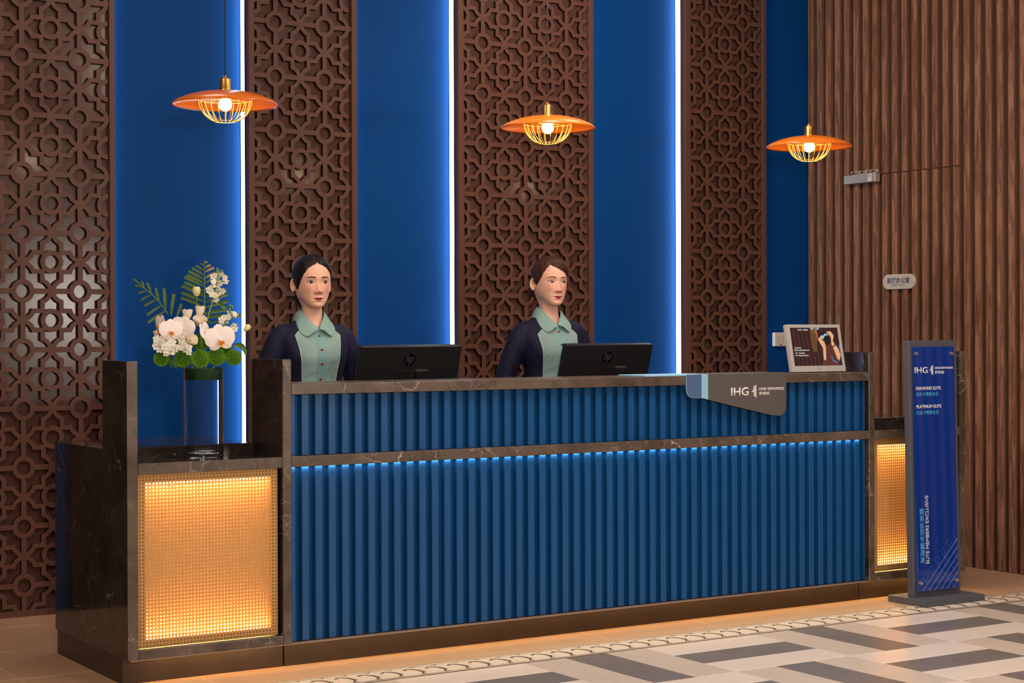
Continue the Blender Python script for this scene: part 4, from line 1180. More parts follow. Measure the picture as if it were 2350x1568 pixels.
    for strand in face.get('sheets', []):
        n0 = len(hb.v)
        A_, B_ = spline(strand[0], 12), spline(strand[1], 12)
        def shf(u, v):
            q = A_[min(11, int(round(v * 11)))] * (1 - u) + B_[min(11, int(round(v * 11)))] * u
            q = Vector(q) * hs; y_s = -0.2
            hit = bvh.ray_cast(Vector((q.x, -0.3, q.z)), Vector((0, 1, 0)))
            if hit[0] is not None: q.y = hit[0].y - 0.0045 - 0.006 * math.sin(PI * u)
            return H @ q
        hb.grid(shf, 8, 12); uvs += [(0.02 * (i % 8), (i // 8) / 12) for i in range(96)]
    ho = hb.build('hair', M[hairm], body, fix=True)
    uvl = ho.data.uv_layers.new(name='UVMap')
    lp = np.zeros(len(ho.data.loops), dtype=np.int32); ho.data.loops.foreach_get('vertex_index', lp)
    uvl.data.foreach_set('uv', np.array(uvs, dtype=np.float32)[lp].ravel())
    if face.get('earring'):
        b = MB(); b.sm = True; b.ball(HP((-0.0775, 0.008, -0.036)), 0.0028, 10, 8); b.ball(HP((-0.0780, 0.004, -0.033)), 0.0022, 10, 8); b.build('earring', M['pearl'], body)
    # ---- shirt: torso and sleeves fused into one surface
    b = MB()
    SH = [(1.384, .051, -.040, 1.360, .074, 1.392), (1.366, .060, -.048, 1.342, .082, 1.374), (1.346, .090, -.064, 1.318, .090, 1.350), (1.322, .128, -.080, 1.296, .094, 1.326), (1.300, .156, -.094, 1.275, .098, 1.300),
          (1.265, .166, -.108, 1.250, .100, 1.265), (1.225, .162, -.124, 1.215, .098, 1.225), (1.185, .154, -.130, 1.180, .094, 1.185), (1.14, .144, -.118, 1.14, .088, 1.14),
          (1.08, .132, -.100, 1.08, .082, 1.08), (1.02, .130, -.098, 1.02, .084, 1.02), (.95, .145, -.104, .95, .098, .95), (.88, .165, -.108, .88, .112, .88), (.82, .172, -.108, .82, .118, .82)]
    sr = spline(SH, 60); nt = 64; vv = []
    for r in sr:
        for i in range(nt):
            t = 2 * PI * i / nt; x, y, z = head_point(r, t); vv.append(BP((x, y, z)))
    f3 = [(j * nt + i, j * nt + (i + 1) % nt, (j + 1) * nt + (i + 1) % nt, (j + 1) * nt + i) for j in range(59) for i in range(nt)] + [tuple(range(nt)), tuple(59 * nt + i for i in reversed(range(nt)))]
    b.add(vv, f3)
    for s_ in (-1, 1):
        pts = spline([tuple(BP(p)) for p in ((s_ * .100, .012, 1.308), (s_ * .144, .012, 1.276), (s_ * .178, .018, 1.208), (s_ * .205, .034, 1.125), (s_ * .218, .040, 1.045), (s_ * .190, -.06, .955), (s_ * .148, -.18, .858))], 26)
        rad = spline([(.038,), (.053,), (.054,), (.051,), (.047,), (.043,), (.036,)], 26)[:, 0]
        b.tube([Vector(p) for p in pts], list(rad), 20)
    sh_o = b.build('shirt', shirt_mat([(0.80, .076), (1.06, .075), (1.15, .084), (1.22, .093), (1.288, .104), (1.304, .088), (1.335, .050), (1.40, .044)]) , root)
    md = sh_o.modifiers.new('fuse', 'REMESH'); md.mode = 'VOXEL'; md.voxel_size = 0.0065; md.use_smooth_shade = True
    md2 = sh_o.modifiers.new('soft', 'SMOOTH'); md2.iterations = 5; md2.factor = 0.5
    dg = bpy.context.evaluated_depsgraph_get(); dg.update()
    me = bpy.data.meshes.new_from_object(sh_o.evaluated_get(dg)); old = sh_o.data
    sh_o.modifiers.clear(); sh_o.data = me; bpy.data.meshes.remove(old); me.name = 'shirt'
    # object space = body space: turn the shirt so its own axes follow the body
    inv = Matrix.Rotation(-math.radians(body_yaw), 4, 'Z')
    for v in me.vertices: v.co = inv @ v.co
    sh_o.rotation_euler = (0, 0, math.radians(body_yaw))
    # open neck
    bm = bmesh.new(); bm.from_mesh(me); kill = []
    bvs = BVHTree.FromBMesh(bm)
    for f in bm.faces:
        c = f.calc_center_median()
        if c.y < 0.0 and c.z > 1.3215 * sc and abs(c.x) < 0.012 + (c.z / sc - 1.3225) * 1.0: kill.append(f)
        elif c.z > 1.352 * sc and math.hypot(c.x / 0.047, (c.y - 0.016) / 0.056) < 1.0: kill.append(f)
    bmesh.ops.delete(bm, geom=kill, context='FACES'); bm.to_mesh(me)
    for f in bm.faces: f.smooth = True
    bm.free()
    me.polygons.foreach_set('use_smooth', [True] * len(me.polygons))
    def chest(x, z):
        h = bvs.ray_cast(Vector((x, -0.4, z * sc)), Vector((0, 1, 0)))
        return h[0].y if h[0] is not None else -0.09
    def on_body(x, y, z): return Bm @ Vector((x, y, z * sc))
    # placket and buttons
    b = MB(); b.sm = True
    zp = np.linspace(1.3225, 0.84, 40)
    b.grid(lambda u, v: on_body(-0.016 + 0.032 * u, chest(0.0, zp[int(round(v * 39))]) - 0.0022 - (0.0012 if 0.1 < u < 0.9 else -0.0016), zp[int(round(v * 39))]), 6, 40)
    b.build('placket', M['placket'], sh_o if False else root)
    for z in (1.283, 1.222, 1.160, 1.092, 1.02):
        y = chest(0, z) - 0.0045
        b = MB(); c = on_body(0, y, z); pts = []
        b.sm = True; b.ball(c, 0.0062, 14, 8, (1, 0.45, 1)); b.build('button', M['button'], root)
    # collar
    for s_ in (-1, 1):
        inn = [(0.0, .080, 1.410), (.034, .066, 1.408), (.051, .030, 1.402), (.050, -.008, 1.390), (.038, -.038, 1.366), (.018, -.064, 1.338), (.003, -.086, 1.314)]
        out = [(0.0, .098, 1.362), (.046, .086, 1.358), (.074, .046, 1.350), (.084, -.004, 1.334), (.082, -.054, 1.306), (.058, -.094, 1.282), (.022, -.104, 1.305)]
        I_, O_ = spline(inn, 26), spline(out, 26)
        b = MB(); b.sm = True
        def cf(u, v, lift=0.0):
            k = int(round(v * 25)); p = I_[k] * (1 - u) + O_[k] * u
            x, y, z = s_ * p[0], p[1], p[2]
            bulge = 0.006 * math.sin(PI * u)
            if y < -0.01:
                yc = chest(x, z) if z < 1.345 else 9
                y = min(y, yc - 0.004) if yc < 5 else y
            n = Vector((x, y - 0.01, 0)); n = n.normalized() if n.length > 1e-5 else Vector((0, 1, 0))
            q = Vector((x, y, z)) + n * (bulge + lift)
            return on_body(q.x, q.y, q.z)
        b.grid(lambda u, v: cf(u, v, 0.0012), 7, 26); b.grid(lambda u, v: cf(u, v, -0.0008), 7, 26)
        for u_ in (1.0,):
            b.grid(lambda u, v: cf(1.0, v, 0.0012 - 0.0020 * u), 2, 26)
        tag(b.build('collar', M['mint'], root, fix=True), 'mint shirt collar')
    # trousers and shoes (hidden behind the desk)
    b = MB(); b.sm = True
    b.lathe([(0.0, .90), (.5, .90)], 0, 0, 4) if False else None
    TR = [(.90, .150, -.098, .90, .100, .90), (.82, .164, -.100, .82, .112, .82), (.76, .160, -.095, .76, .105, .76)]
    vv = []; sr = spline(TR, 10)
    for r in sr:
        for i in range(40):
            x, y, z = head_point(r, 2 * PI * i / 40); vv.append(BP((x, y, z)))
    b.add(vv, [(j * 40 + i, j * 40 + (i + 1) % 40, (j + 1) * 40 + (i + 1) % 40, (j + 1) * 40 + i) for j in range(9) for i in range(40)] + [tuple(range(40)), tuple(360 + i for i in reversed(range(40)))])
    for s_ in (-1, 1):
        b.tube([BP(p) for p in ((s_ * .08, .0, .80), (s_ * .085, .005, .62), (s_ * .088, .01, .46), (s_ * .088, .02, .25), (s_ * .088, .02, .07))], [.082, .074, .060, .054, .046], 18)
    b.build('trousers', M['trouser'], root)
    for s_ in (-1, 1):
        b = MB(); b.sm = True
        def sf(u, v):
            a = 2 * PI * u; L = v
            yy = 0.075 - 0.235 * L; w_ = 0.036 + 0.008 * math.sin(PI * L * 0.9); hh = 0.085 * (1 - sstep(0.25, 0.7, L)) + 0.045
            if L > 0.9: w_ *= (1 - (L - .9) * 6); hh *= (1 - (L - .9) * 4)
            return BP((s_ * .09 + w_ * math.cos(a), yy, max(0.0, hh * 0.5 + hh * 0.5 * math.sin(a)))) 
        b.grid(sf, 18, 14, True); b.build('shoe', M['shoe'], root)
    return root

def interp(t, pts):
    d = math.degrees(t)
    for (a, z0), (c, z1) in zip(pts, pts[1:]):
        if a <= d <= c: return z0 + (z1 - z0) * sstep(0, 1, (d - a) / (c - a)) * 0.5 + (z1 - z0) * 0.5 * (d - a) / (c - a)
    return pts[-1][1]
HL1 = [(-180, -.098), (-128, -.085), (-108, -.040), (-96, -.010), (-86, -.028), (-76, -.030), (-66, -.010), (-58, .010), (-46, .037), (-30, .061), (-12, .0735), (0, .0785), (12, .074), (30, .063), (50, .042), (66, .016), (78, -.004), (94, .0), (108, -.04), (128, -.085), (180, -.098)]
HL2 = [(-180, -.095), (-128, -.080), (-108, -.036), (-96, -.008), (-86, -.018), (-77, -.010), (-69, .003), (-61, .020), (-52, .042), (-40, .063), (-28, .078), (-12, .069), (16, .050), (44, .026), (65, .002), (80, -.014), (92, -.018), (108, -.04), (128, -.08), (180, -.095)]
person('person', 1.215, 0.955, 1.522, -7, -9,
       'woman with dark pulled-back hair in navy and mint shirt, left of two behind desk', lambda t: interp(t, HL1), 'hair_d', 'brow_d',
       dict(open=1.0, gaze=0.0012, smile=0.0016, vol=lambda t, s: -0.0055 * math.exp(-(t / 0.06) ** 2) * (1 if s < 0.55 else 0),
            wisps=[((-.066, .02, -.05), (-.062, .045, -.085), (-.070, .05, -.110)), ((-.06, .03, -.06), (-.055, .05, -.09), (-.050, .05, -.118)), ((.070, -.03, .03), (.079, -.025, .0), (.078, -.015, -.03))]),
       ((-0.012, 0.086, -0.070), 0.040, (1.0, 0.8, 1.0)))
person('person', 2.500, 0.960, 1.540, -7, -8,
       'woman with brown side-swept fringe in navy and mint shirt, right of two behind desk', lambda t: interp(t, HL2), 'hair_b', 'brow_b',
       dict(gaze=0.0030, smile=0.0036, earring=True, nose=1.0, brow=0.0005, tilt=1.5, vol=lambda t, s: 0.006 * math.exp(-((t - 0.9) / 0.6) ** 2) * math.sin(PI * min(1, s * 1.4)),
            wisps=[((.064, -.045, .01), (.074, -.035, -.010), (.073, -.028, -.030))]),
       ((-0.030, 0.088, -0.040), 0.040, (1.15, 0.75, 0.85)))
POM = [((0.183, 0.130, 1.202), 0.029), ((0.261, 0.110, 1.201), 0.033), ((0.309, 0.055, 1.203), 0.035), ((0.393, 0.100, 1.209), 0.035), ((0.475, 0.125, 1.204), 0.031), ((0.471, 0.190, 1.233), 0.026), ((0.357, 0.165, 1.264), 0.032)]
ORC = [((0.198, 0.070, 1.311), 0.043, 10, -5, 0), ((0.263, 0.115, 1.321), 0.046, -15, 0, 15), ((0.388, 0.055, 1.279), 0.056, 10, 0, -8), ((0.175, 0.110, 1.334), 0.036, -60, 5, 20), ((0.334, 0.075, 1.308), 0.034, 55, -10, -40)]
ROS = [((0.284, 0.120, 1.370), 0.018, 0.038, 0, 0), ((0.339, 0.130, 1.383), 0.017, 0.038, 4, 0), ((0.332, 0.115, 1.342), 0.024, 0.030, -10, 35), ((0.260, 0.030, 1.273), 0.022, 0.024, 20, 60)]
FLO = [[(0.143, 0.085, 1.280), (0.156, 0.085, 1.284), (0.169, 0.085, 1.280), (0.150, 0.085, 1.265), (0.163, 0.085, 1.267), (0.178, 0.085, 1.271), (0.147, 0.085, 1.248), (0.160, 0.085, 1.250), (0.174, 0.085, 1.257), (0.158, 0.085, 1.238), (0.169, 0.085, 1.242), (0.185, 0.085, 1.261)], [(0.170, 0.065, 1.250), (0.183, 0.065, 1.252), (0.177, 0.065, 1.238), (0.190, 0.065, 1.238), (0.203, 0.065, 1.244), (0.194, 0.065, 1.227), (0.207, 0.065, 1.229), (0.216, 0.065, 1.240), (0.183, 0.065, 1.228), (0.212, 0.065, 1.252), (0.225, 0.065, 1.244)], [(0.196, 0.070, 1.273), (0.207, 0.070, 1.277), (0.203, 0.070, 1.267), (0.232, 0.070, 1.288), (0.243, 0.070, 1.292), (0.236, 0.070, 1.273), (0.249, 0.070, 1.271), (0.249, 0.070, 1.254), (0.262, 0.070, 1.256), (0.240, 0.070, 1.244), (0.258, 0.070, 1.233), (0.267, 0.070, 1.246), (0.271, 0.070, 1.229)]]
SPIKE = [[(0.422, 0.150, 1.545), (0.434, 0.150, 1.538), (0.414, 0.150, 1.535), (0.425, 0.150, 1.524), (0.440, 0.150, 1.524), (0.405, 0.150, 1.516), (0.445, 0.150, 1.511), (0.419, 0.150, 1.505), (0.402, 0.150, 1.497), (0.434, 0.150, 1.492), (0.451, 0.150, 1.498), (0.411, 0.150, 1.484), (0.394, 0.150, 1.473), (0.382, 0.150, 1.465), (0.425, 0.150, 1.470), (0.436, 0.150, 1.460), (0.402, 0.150, 1.457), (0.411, 0.150, 1.444), (0.428, 0.150, 1.452), (0.391, 0.150, 1.449), (0.413, 0.150, 1.428)], [(0.464, 0.140, 1.406), (0.475, 0.140, 1.398), (0.461, 0.140, 1.387), (0.481, 0.140, 1.374), (0.492, 0.140, 1.369), (0.466, 0.140, 1.377), (0.440, 0.140, 1.358), (0.429, 0.140, 1.350), (0.452, 0.140, 1.361), (0.437, 0.140, 1.339), (0.449, 0.140, 1.347), (0.478, 0.140, 1.326), (0.489, 0.140, 1.318), (0.481, 0.140, 1.312)]]
STEM = [[(0.373, 0.150, 1.337), (0.387, 0.150, 1.385), (0.404, 0.150, 1.438), (0.419, 0.150, 1.492), (0.427, 0.150, 1.545)], [(0.434, 0.140, 1.304), (0.449, 0.140, 1.342), (0.465, 0.140, 1.379), (0.471, 0.140, 1.406)]]
BUD = [((0.330, 0.140, 1.440), (0.329, 0.140, 1.477), (0.329, 0.140, 1.368)), ((0.518, 0.120, 1.309), (0.539, 0.120, 1.328), (0.472, 0.120, 1.277)), ((0.158, 0.100, 1.287), (0.147, 0.100, 1.310), (0.171, 0.100, 1.274))]
BLADE = [((0.416, 0.150, 1.414), (0.439, 0.150, 1.406), (0.465, 0.150, 1.374), 0.016), ((0.460, 0.100, 1.251), (0.498, 0.100, 1.248), (0.512, 0.100, 1.213), 0.022), ((0.210, 0.130, 1.221), (0.216, 0.130, 1.195), (0.221, 0.130, 1.167), 0.016), ((0.227, 0.110, 1.216), (0.224, 0.110, 1.184), (0.238, 0.110, 1.164), 0.012), ((0.355, 0.100, 1.326), (0.352, 0.100, 1.334), (0.366, 0.100, 1.347), 0.012)]
PALM = [([(0.090, 0.170, 1.505), (0.129, 0.175, 1.473), (0.167, 0.180, 1.445), (0.202, 0.185, 1.411), (0.234, 0.190, 1.370)], [((0.105, 0.175, 1.498), (0.097, 0.190, 1.507)), ((0.116, 0.175, 1.489), (0.102, 0.190, 1.502)), ((0.124, 0.175, 1.481), (0.113, 0.190, 1.489)), ((0.129, 0.175, 1.470), (0.105, 0.190, 1.486)), ((0.146, 0.175, 1.459), (0.116, 0.190, 1.457)), ((0.162, 0.175, 1.445), (0.127, 0.190, 1.430)), ((0.182, 0.175, 1.426), (0.140, 0.190, 1.409)), ((0.201, 0.175, 1.405), (0.150, 0.190, 1.374)), ((0.217, 0.175, 1.384), (0.155, 0.190, 1.346)), ((0.135, 0.175, 1.469), (0.131, 0.190, 1.501)), ((0.165, 0.175, 1.447), (0.152, 0.190, 1.496)), ((0.194, 0.175, 1.414), (0.186, 0.190, 1.478)), ((0.219, 0.175, 1.385), (0.219, 0.190, 1.476)), ((0.240, 0.175, 1.366), (0.258, 0.190, 1.455)), ((0.262, 0.175, 1.358), (0.289, 0.190, 1.418))]), ([(0.387, 0.200, 1.581), (0.383, 0.190, 1.527), (0.379, 0.180, 1.473), (0.374, 0.170, 1.420), (0.370, 0.160, 1.366)], [((0.381, 0.185, 1.557), (0.369, 0.200, 1.575)), ((0.381, 0.185, 1.538), (0.351, 0.200, 1.566)), ((0.381, 0.185, 1.522), (0.336, 0.200, 1.556)), ((0.381, 0.185, 1.506), (0.322, 0.200, 1.544)), ((0.381, 0.185, 1.492), (0.315, 0.200, 1.529)), ((0.381, 0.185, 1.479), (0.306, 0.200, 1.521)), ((0.380, 0.185, 1.460), (0.306, 0.200, 1.501)), ((0.379, 0.185, 1.441), (0.294, 0.200, 1.487)), ((0.379, 0.185, 1.420), (0.292, 0.200, 1.461)), ((0.379, 0.185, 1.401), (0.291, 0.200, 1.441)), ((0.379, 0.185, 1.444), (0.363, 0.200, 1.466)), ((0.383, 0.185, 1.567), (0.399, 0.200, 1.580)), ((0.383, 0.185, 1.551), (0.413, 0.200, 1.568)), ((0.383, 0.185, 1.534), (0.426, 0.200, 1.558)), ((0.383, 0.185, 1.511), (0.432, 0.200, 1.539)), ((0.382, 0.185, 1.490), (0.420, 0.200, 1.515)), ((0.382, 0.185, 1.465), (0.432, 0.200, 1.501)), ((0.381, 0.185, 1.439), (0.478, 0.200, 1.475)), ((0.381, 0.185, 1.417), (0.484, 0.200, 1.456)), ((0.380, 0.185, 1.396), (0.482, 0.200, 1.429)), ((0.379, 0.185, 1.374), (0.478, 0.200, 1.396)), ((0.379, 0.185, 1.358), (0.489, 0.200, 1.375)), ((0.402, 0.185, 1.337), (0.541, 0.200, 1.375))])]

# ------------------------------------------------------------------ vase and flowers
VX, VY = 0.352, 0.130
def glass():
    k = NT('clear_glass'); b = k.b
    b.inputs['Base Color'].default_value = (0.93, 0.96, 0.97, 1); b.inputs['Roughness'].default_value = 0.0
    b.inputs['Transmission Weight'].default_value = 1.0; b.inputs['IOR'].default_value = 1.45
    return k.m
M['glass'] = glass()
t = thing('glass_vase', 'tall clear cylinder glass vase standing on the left marble shelf', 'vase', (VX, VY, 0.8206))
b = MB(); b.sm = True
b.lathe([(0.0, .8207), (.070, .8207), (.0725, .8207), (.0748, .8222), (.0750, .8240), (.0750, .8255), (.0750, .8400), (.0750, 1.1500), (.0750, 1.1630), (.0750, 1.1645), (.0744, 1.1662), (.0729, 1.1668), (.0714, 1.1662), (.0708, 1.1645), (.0708, 1.1630), (.0708, 1.1500), (.0708, .8600), (.0708, .8450), (.0708, .8435), (.0700, .8400), (.0680, .8388), (.065, .8385), (0.0, .8385)], VX, VY, 72)
b.build('cylinder', M['glass'], t, fix=False)
M['leaf_d'] = plain('deep_green_leaf', rgb(28, 74, 34), 0.45, var=0.3)
M['leaf'] = plain('green_leaf', rgb(72, 108, 46), 0.45, var=0.25)
M['palm'] = plain('palm_green', rgb(70, 98, 34), 0.45, var=0.25)
M['palm_y'] = plain('palm_yellowed', rgb(150, 122, 58), 0.5, var=0.2)
M['stemg'] = plain('stem_green', rgb(112, 142, 70), 0.5)
M['pom'] = plain('lime_petals', rgb(104, 158, 16), 0.55, var=0.25)
M['pomc'] = plain('lime_core', rgb(58, 104, 10), 0.6)
M['orch'] = plain('orchid_white', rgb(247, 232, 224), 0.5, var=0.02)
M['lipy'] = plain('orchid_lip', rgb(218, 158, 48), 0.4); M['lipo'] = plain('orchid_throat', rgb(196, 98, 36), 0.4)
M['cream'] = plain('cream_petals', rgb(250, 234, 212), 0.5, var=0.03)
M['flor'] = plain('white_florets', rgb(236, 230, 214), 0.5)
M['florc'] = plain('floret_centre', rgb(196, 196, 120), 0.5)
M['budy'] = plain('pale_yellow_bud', rgb(224, 218, 150), 0.45); M['budp'] = plain('peach_bud', rgb(226, 180, 130), 0.45)
b = MB(); b.sm = True
b.lathe([(.0695, 1.163), (.0695, 1.122), (.062, 1.120), (.0, 1.121)], VX, VY, 40)
tag(b.build('leaf_lining', M['leaf_d'], t), 'green leaf lining inside the rim')
def mat_axes(d):
    d = Vector(d).normalized(); a = d.orthogonal().normalized(); return d, a, d.cross(a)
names_p = ['at far left of the posy', 'second from left, above the vase rim', 'in the middle, over the vase rim', 'right of the middle one, under the big orchid', 'at far right of the posy', 'tucked behind the right-hand ones under the leaf', 'highest, between the two orchid groups']
rng = random.Random(3)
for (c, r), nm in zip(POM, names_p):
    c = Vector(c)
    t = thing('green_chrysanthemum', 'round lime green pompon chrysanthemum ' + nm, 'flower', (c.x, c.y, c.z), 'green pompon flowers round the vase rim')
    b = MB(); b.sm = True; b.ball(c, r * 0.80, 18, 12); b.build('flower_core', M['pomc'], t)
    b = MB(); n = 620
    for i in range(n):
        zz = 1 - 2 * (i + .5) / n; a = i * 2.39996; q = math.sqrt(1 - zz * zz)
        d = Vector((q * math.cos(a) + rng.uniform(-.08, .08), q * math.sin(a) + rng.uniform(-.08, .08), zz + rng.uniform(-.08, .08))); d, u, w = mat_axes(d)
        L_ = r * rng.uniform(.92, 1.06); wd = r * 0.050
        tip = c + d * L_ + u * rng.uniform(-.05, .05) * r; base = c + d * r * .74
        b.add([base + u * wd, base - u * wd * .5 + w * wd, base - u * wd * .5 - w * wd, tip + u * wd * .55, tip - u * wd * .3 + w * wd * .55, tip - u * wd * .3 - w * wd * .55],
              [(0, 1, 4, 3), (1, 2, 5, 4), (2, 0, 3, 5), (3, 4, 5)])
    tag(b.build('petals', M['pom'], t), kind='stuff')
    b = MB(); b.tube([c + Vector((0, r * .5, -r * .3)), Vector((VX + (c.x - VX) * .45, VY + .02, 1.180)), Vector((VX + (c.x - VX) * .3, VY + .01, 1.125))], 0.0028, 6); b.build('stem', M['stemg'], t)
def petal(c, dirv, up, L_, w_, curl, mat, parent, nm='petal'):
    """rounded petal from c along dirv, its face turned towards up"""
    d = Vector(dirv).normalized(); n = Vector(up); n = (n - d * n.dot(d)).normalized(); s_ = d.cross(n)
    b = MB(); b.sm = True
    def f(u, v):
        hw = w_ * (math.sin(PI * min(1, v * .86 + .07)) ** .62) * (1 if v < .99 else .35)
        x = (u * 2 - 1)
        return Vector(c) + d * (L_ * v) + s_ * (hw * x) + n * (curl * L_ * (v ** 2) * 1.0 + .12 * hw * (1 - x * x) + 0.004 * v)
    b.grid(f, 7, 9); return b.build(nm, mat, parent, fix=False)
names_o = ['with orange throat, left in the posy', 'overlapping the left one, turned up', 'the largest, at right of the posy', 'small, seen sideways at far left', 'seen sideways, between the two orchid groups']
for (c, r, yaw, pitch, roll), nm in zip(ORC, names_o):
    c = Vector(c); t = thing('orchid_bloom', 'white moth orchid bloom ' + nm, 'flower', c, 'white orchid blooms in the vase')
    R_ = Matrix.Rotation(math.radians(-20 + yaw), 3, 'Z') @ Matrix.Rotation(math.radians(pitch), 3, 'X') @ Matrix.Rotation(math.radians(roll), 3, 'Y')
    D = lambda x, z, y=0: R_ @ Vector((x, y, z))
    up = R_ @ Vector((0, -1, 0))
    for (x, z) in ((0, 1), (-.78, -.72), (.78, -.72)): petal(c - up * .004, D(x, z), up, r * .98, r * .40, -.10, M['orch'], t, 'sepal')
    for s_ in (-1, 1): petal(c, D(s_ * 1, .22), up, r * 1.08, r * .66, -.06, M['orch'], t, 'petal')
    b = MB(); b.sm = True
    b.ball(c + up * .006 + D(0, -r * .10), r * .13, 12, 8, (1, .8, 1.2)); b.build('column', M['orch'], t)
    b = MB(); b.sm = True
    b.ball(c + up * .008 + D(0, -r * .30), r * .15, 12, 8, (1.1, .7, 1.0)); b.build('throat', M['lipo'], t)
    for s_ in (-1, 1): petal(c + up * .006 + D(0, -r * .28), D(s_ * .8, -.2, -.3), up, r * .30, r * .12, .3, M['lipy'], t, 'lip_lobe')
    petal(c + up * .006 + D(0, -r * .34), D(0, -1, -.3), up, r * .32, r * .10, .2, M['lipy'], t, 'lip_lobe')
names_r = ['upright at left, on the palm leaf', 'upright in the centre under the yellow bud', 'half open, under the central upright one', 'open and facing front, over the white florets']
for (c, r, h, ty, tx), nm in zip(ROS, names_r):
    c = Vector(c); t = thing('cream_rose', 'cream lisianthus rose ' + nm, 'flower', c, 'cream roses in the vase')
    R_ = Matrix.Rotation(math.radians(ty), 3, 'Y') @ Matrix.Rotation(math.radians(tx), 3, 'X')
    for k in range(3):
        rr = r * (1 - .24 * k)
        for q in range(5 if k < 2 else 3):
            a0 = 2 * PI * q / (5 if k < 2 else 3) + k * .6
            b = MB(); b.sm = True
            def f(u, v):
                a = a0 + (u - .5) * 1.75; prof = rr * (.30 + .70 * math.sin(PI * .5 * min(1, v * 1.25)) ** .9) + (.16 * r * max(0, v - .75) * 4 * (.6 if k else 1))
                z = -h * .5 + h * v * (1 - .05 * k) + .0018 * math.sin(u * 9 + q) * v - h * .10 * abs(2 * u - 1) ** 3
                return c + R_ @ Vector((prof * math.cos(a), prof * math.sin(a), z))
            b.grid(f, 8, 8); b.build('petal', M['cream'], t, fix=False)
    b = MB(); b.sm = True; b.ball(c + R_ @ Vector((0, 0, -h * .50)), r * .36, 10, 8); b.build('calyx', M['leaf'], t)
    b = MB(); b.tube([c + R_ @ Vector((0, 0, -h * .5)), Vector((VX + (c.x - VX) * .4, VY, 1.24))], .0016, 6); b.build('stem', M['stemg'], t)
def floret(c, r, t, facing):
    d, u, w = mat_axes(facing); 
    b = MB(); b.sm = True
    for k in range(5):
        a = 2 * PI * k / 5 + rng.uniform(-.2, .2); dv = (u * math.cos(a) + w * math.sin(a)); sv = d.cross(dv)
        p = [c + sv * r * .12, c + dv * r * .55 + sv * r * .42 + d * r * .12, c + dv * r * 1.0 + sv * r * .22 + d * r * rng.uniform(-.1, .25), c + dv * r * 1.0 - sv * r * .22 + d * r * rng.uniform(-.1, .25), c + dv * r * .55 - sv * r * .42 + d * r * .12, c - sv * r * .12]
        m_ = c + dv * r * .5 - d * r * .10
        b.add(p + [m_], [(0, 1, 6), (1, 2, 6), (2, 3, 6), (3, 4, 6), (4, 5, 6), (5, 0, 6)])
    b.cur = 1; b.ball(c + d * r * .05, r * .14, 6, 4); b.cur = 0
    b.build('floret', [M['flor'], M['florc']], t, fix=False)
names_f = ['at the left edge, below the left orchid', 'at bottom left, over the green pompons', 'at centre left, under the overlapping orchids']
for pts, nm in zip(FLO, names_f):
    cen = sum((Vector(p) for p in pts), Vector()) / len(pts)
    t = thing('white_floret_cluster', 'cluster of tiny white florets ' + nm, 'flower', cen, 'white floret clusters in the vase')
    b = MB(); b.sm = True; b.ball(cen + Vector((0, .030, -.004)), .020, 12, 8); b.build('leafy_core', M['leaf'], t)
    for p in pts:
        p = Vector(p) + Vector((rng.uniform(-.003, .003), rng.uniform(-.008, .012), rng.uniform(-.003, .003)))
        floret(p, rng.uniform(.0125, .0155), t, Vector((-.3 + rng.uniform(-.5, .5), -1, .2 + rng.uniform(-.4, .5))))
        b = MB(); b.tube([p, p.lerp(cen + Vector((0, .022, 0)), .9)], .0009, 4); b.build('stalk', M['stemg'], t)
names_s = ['the tall spike rising above the posy', 'the short spike at right behind the big orchid']
for pts, st, nm in zip(SPIKE, STEM, names_s):
    t = thing('white_stock_spike', 'spike of white stock flowers, ' + nm, 'flower', st[0], 'white stock spikes in the vase')
    sp = spline(st, 16); b = MB(); b.sm = True; b.tube([Vector(p) for p in sp], [.0042 - .0022 * i / 15 for i in range(16)], 8); b.build('stem', M['stemg'], t)
    for i, p in enumerate(pts):
        p = Vector(p) + Vector((0, rng.uniform(-.012, .008), 0)); 
        if i < 3:
            b = MB(); b.sm = True; b.ball(p, .0055, 8, 6, (.8, .8, 1.2)); b.build('bud', M['stemg'], t)
        else: floret(p, rng.uniform(.0115, .0145), t, Vector((-.4 + rng.uniform(-.7, .7), -1, rng.uniform(-.3, .6))))
        nearest = min((Vector(q) for q in sp), key=lambda q: (q - p).length)
        b = MB(); b.tube([p, nearest], .001, 4); b.build('stalk', M['stemg'], t)
names_b = [('yellow tulip-shaped bud standing above the roses', 'budy'), ('pale yellow bud on a thin stem at far right', 'budy'), ('small peach bud at the far left edge', 'budp')]
for (c0, c1, c2), (nm, mt) in zip(BUD, names_b):
    c0, c1, c2 = Vector(c0), Vector(c1), Vector(c2)
    t = thing('flower_bud', nm + ' of the flower posy', 'flower bud', c0)
    d, u, w = mat_axes(c1 - c0); L_ = (c1 - c0).length
    for k in range(4):
        a0 = 2 * PI * k / 4; b = MB(); b.sm = True
        def f(uu, v):
            a = a0 + (uu - .5) * 1.9; rr = L_ * .42 * math.sin(PI * (.12 + .62 * v)) ** .9
            return c0 + d * (L_ * v * (1 - .10 * abs(2 * uu - 1) ** 2)) + (u * math.cos(a) + w * math.sin(a)) * rr
        b.grid(f, 6, 8); b.build('petal', M[mt], t, fix=False)
    b = MB(); b.sm = True; b.ball(c0, L_ * .14, 8, 6); b.build('calyx', M['leaf'], t)
    b = MB(); b.tube([Vector(p) for p in spline([c0, c0.lerp(c2, .5) + Vector((0, .004, -.004)), c2], 6)], .0015, 6); b.build('stem', M['stemg'], t)
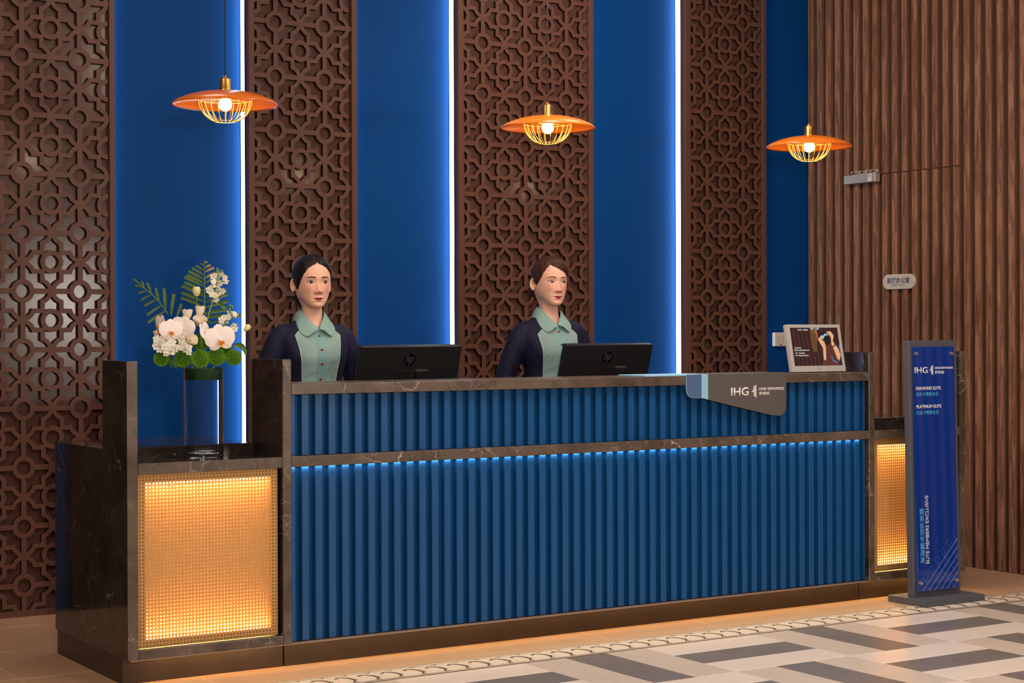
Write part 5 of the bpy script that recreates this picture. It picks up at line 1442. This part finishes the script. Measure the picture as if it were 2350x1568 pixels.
names_l = ['broad folded leaf beside the short white stock spike', 'broad drooping leaf at the right edge of posy', 'narrow leaf hanging below the far left pompon', 'second narrow leaf hanging left of the vase rim', 'small bright leaf behind the half-open rose']
for (p0, p1, p2, w_), nm in zip(BLADE, names_l):
    t0 = Vector(p0); b = MB(); b.sm = True; sp = spline([p0, p1, p2], 12)
    def f(u, v):
        k = int(round(v * 11)); p = Vector(sp[k]); q = Vector(sp[min(k + 1, 11)]) - Vector(sp[max(k - 1, 0)])
        s_ = q.cross(Vector((0, -1, 0))).normalized(); x = 2 * u - 1
        return p + s_ * (w_ * .5 * math.sin(PI * min(1, v * .9 + .08)) ** .7 * x) + Vector((0, -abs(x) * w_ * .22 - .004 * math.sin(v * 9), 0))
    b.grid(f, 5, 12); o = b.build('green_leaf', M['leaf'], loc=t0, fix=False)
    tag(o, nm, 'leaf')
names_pl = ['palm frond spreading up to the left of the posy', 'palm frond rising straight up behind the posy']
for (ra, lf), nm, n_y in zip(PALM, names_pl, (0, 5)):
    t = thing('palm_frond', nm, 'leaf', ra[-1])
    b = MB(); b.sm = True; sp = spline(ra, 16); b.tube([Vector(p) for p in sp], [.0010 + .0016 * i / 15 for i in range(16)], 6); b.build('rachis', M['stemg'], t)
    for i, (p0, p1) in enumerate(lf):
        p0, p1 = Vector(p0), Vector(p1); d = p1 - p0; L_ = d.length; d.normalize(); s_ = d.cross(Vector((.35, 1, 0)).normalized()).normalized(); w_ = min(.0076, .0030 + L_ * .046)
        n_ = d.cross(s_)
        b = MB(); b.sm = True
        def f(u, v):
            x = 2 * u - 1; hw = w_ * (.30 + .70 * min(1, v * 2.2)) * (1 - .18 * v)
            return p0 + d * (L_ * v) + s_ * (hw * x) + n_ * (.0022 * abs(x)) + Vector((0, 0, -.006 * v * v))
        b.grid(f, 3, 7)
        m_ = M['palm_y'] if (n_y and 11 <= i <= 14) else M['palm']
        o = b.build('leaflet', m_, t, fix=False)
        if m_ is M['palm_y']: o['label'] = 'yellowed leaflet'
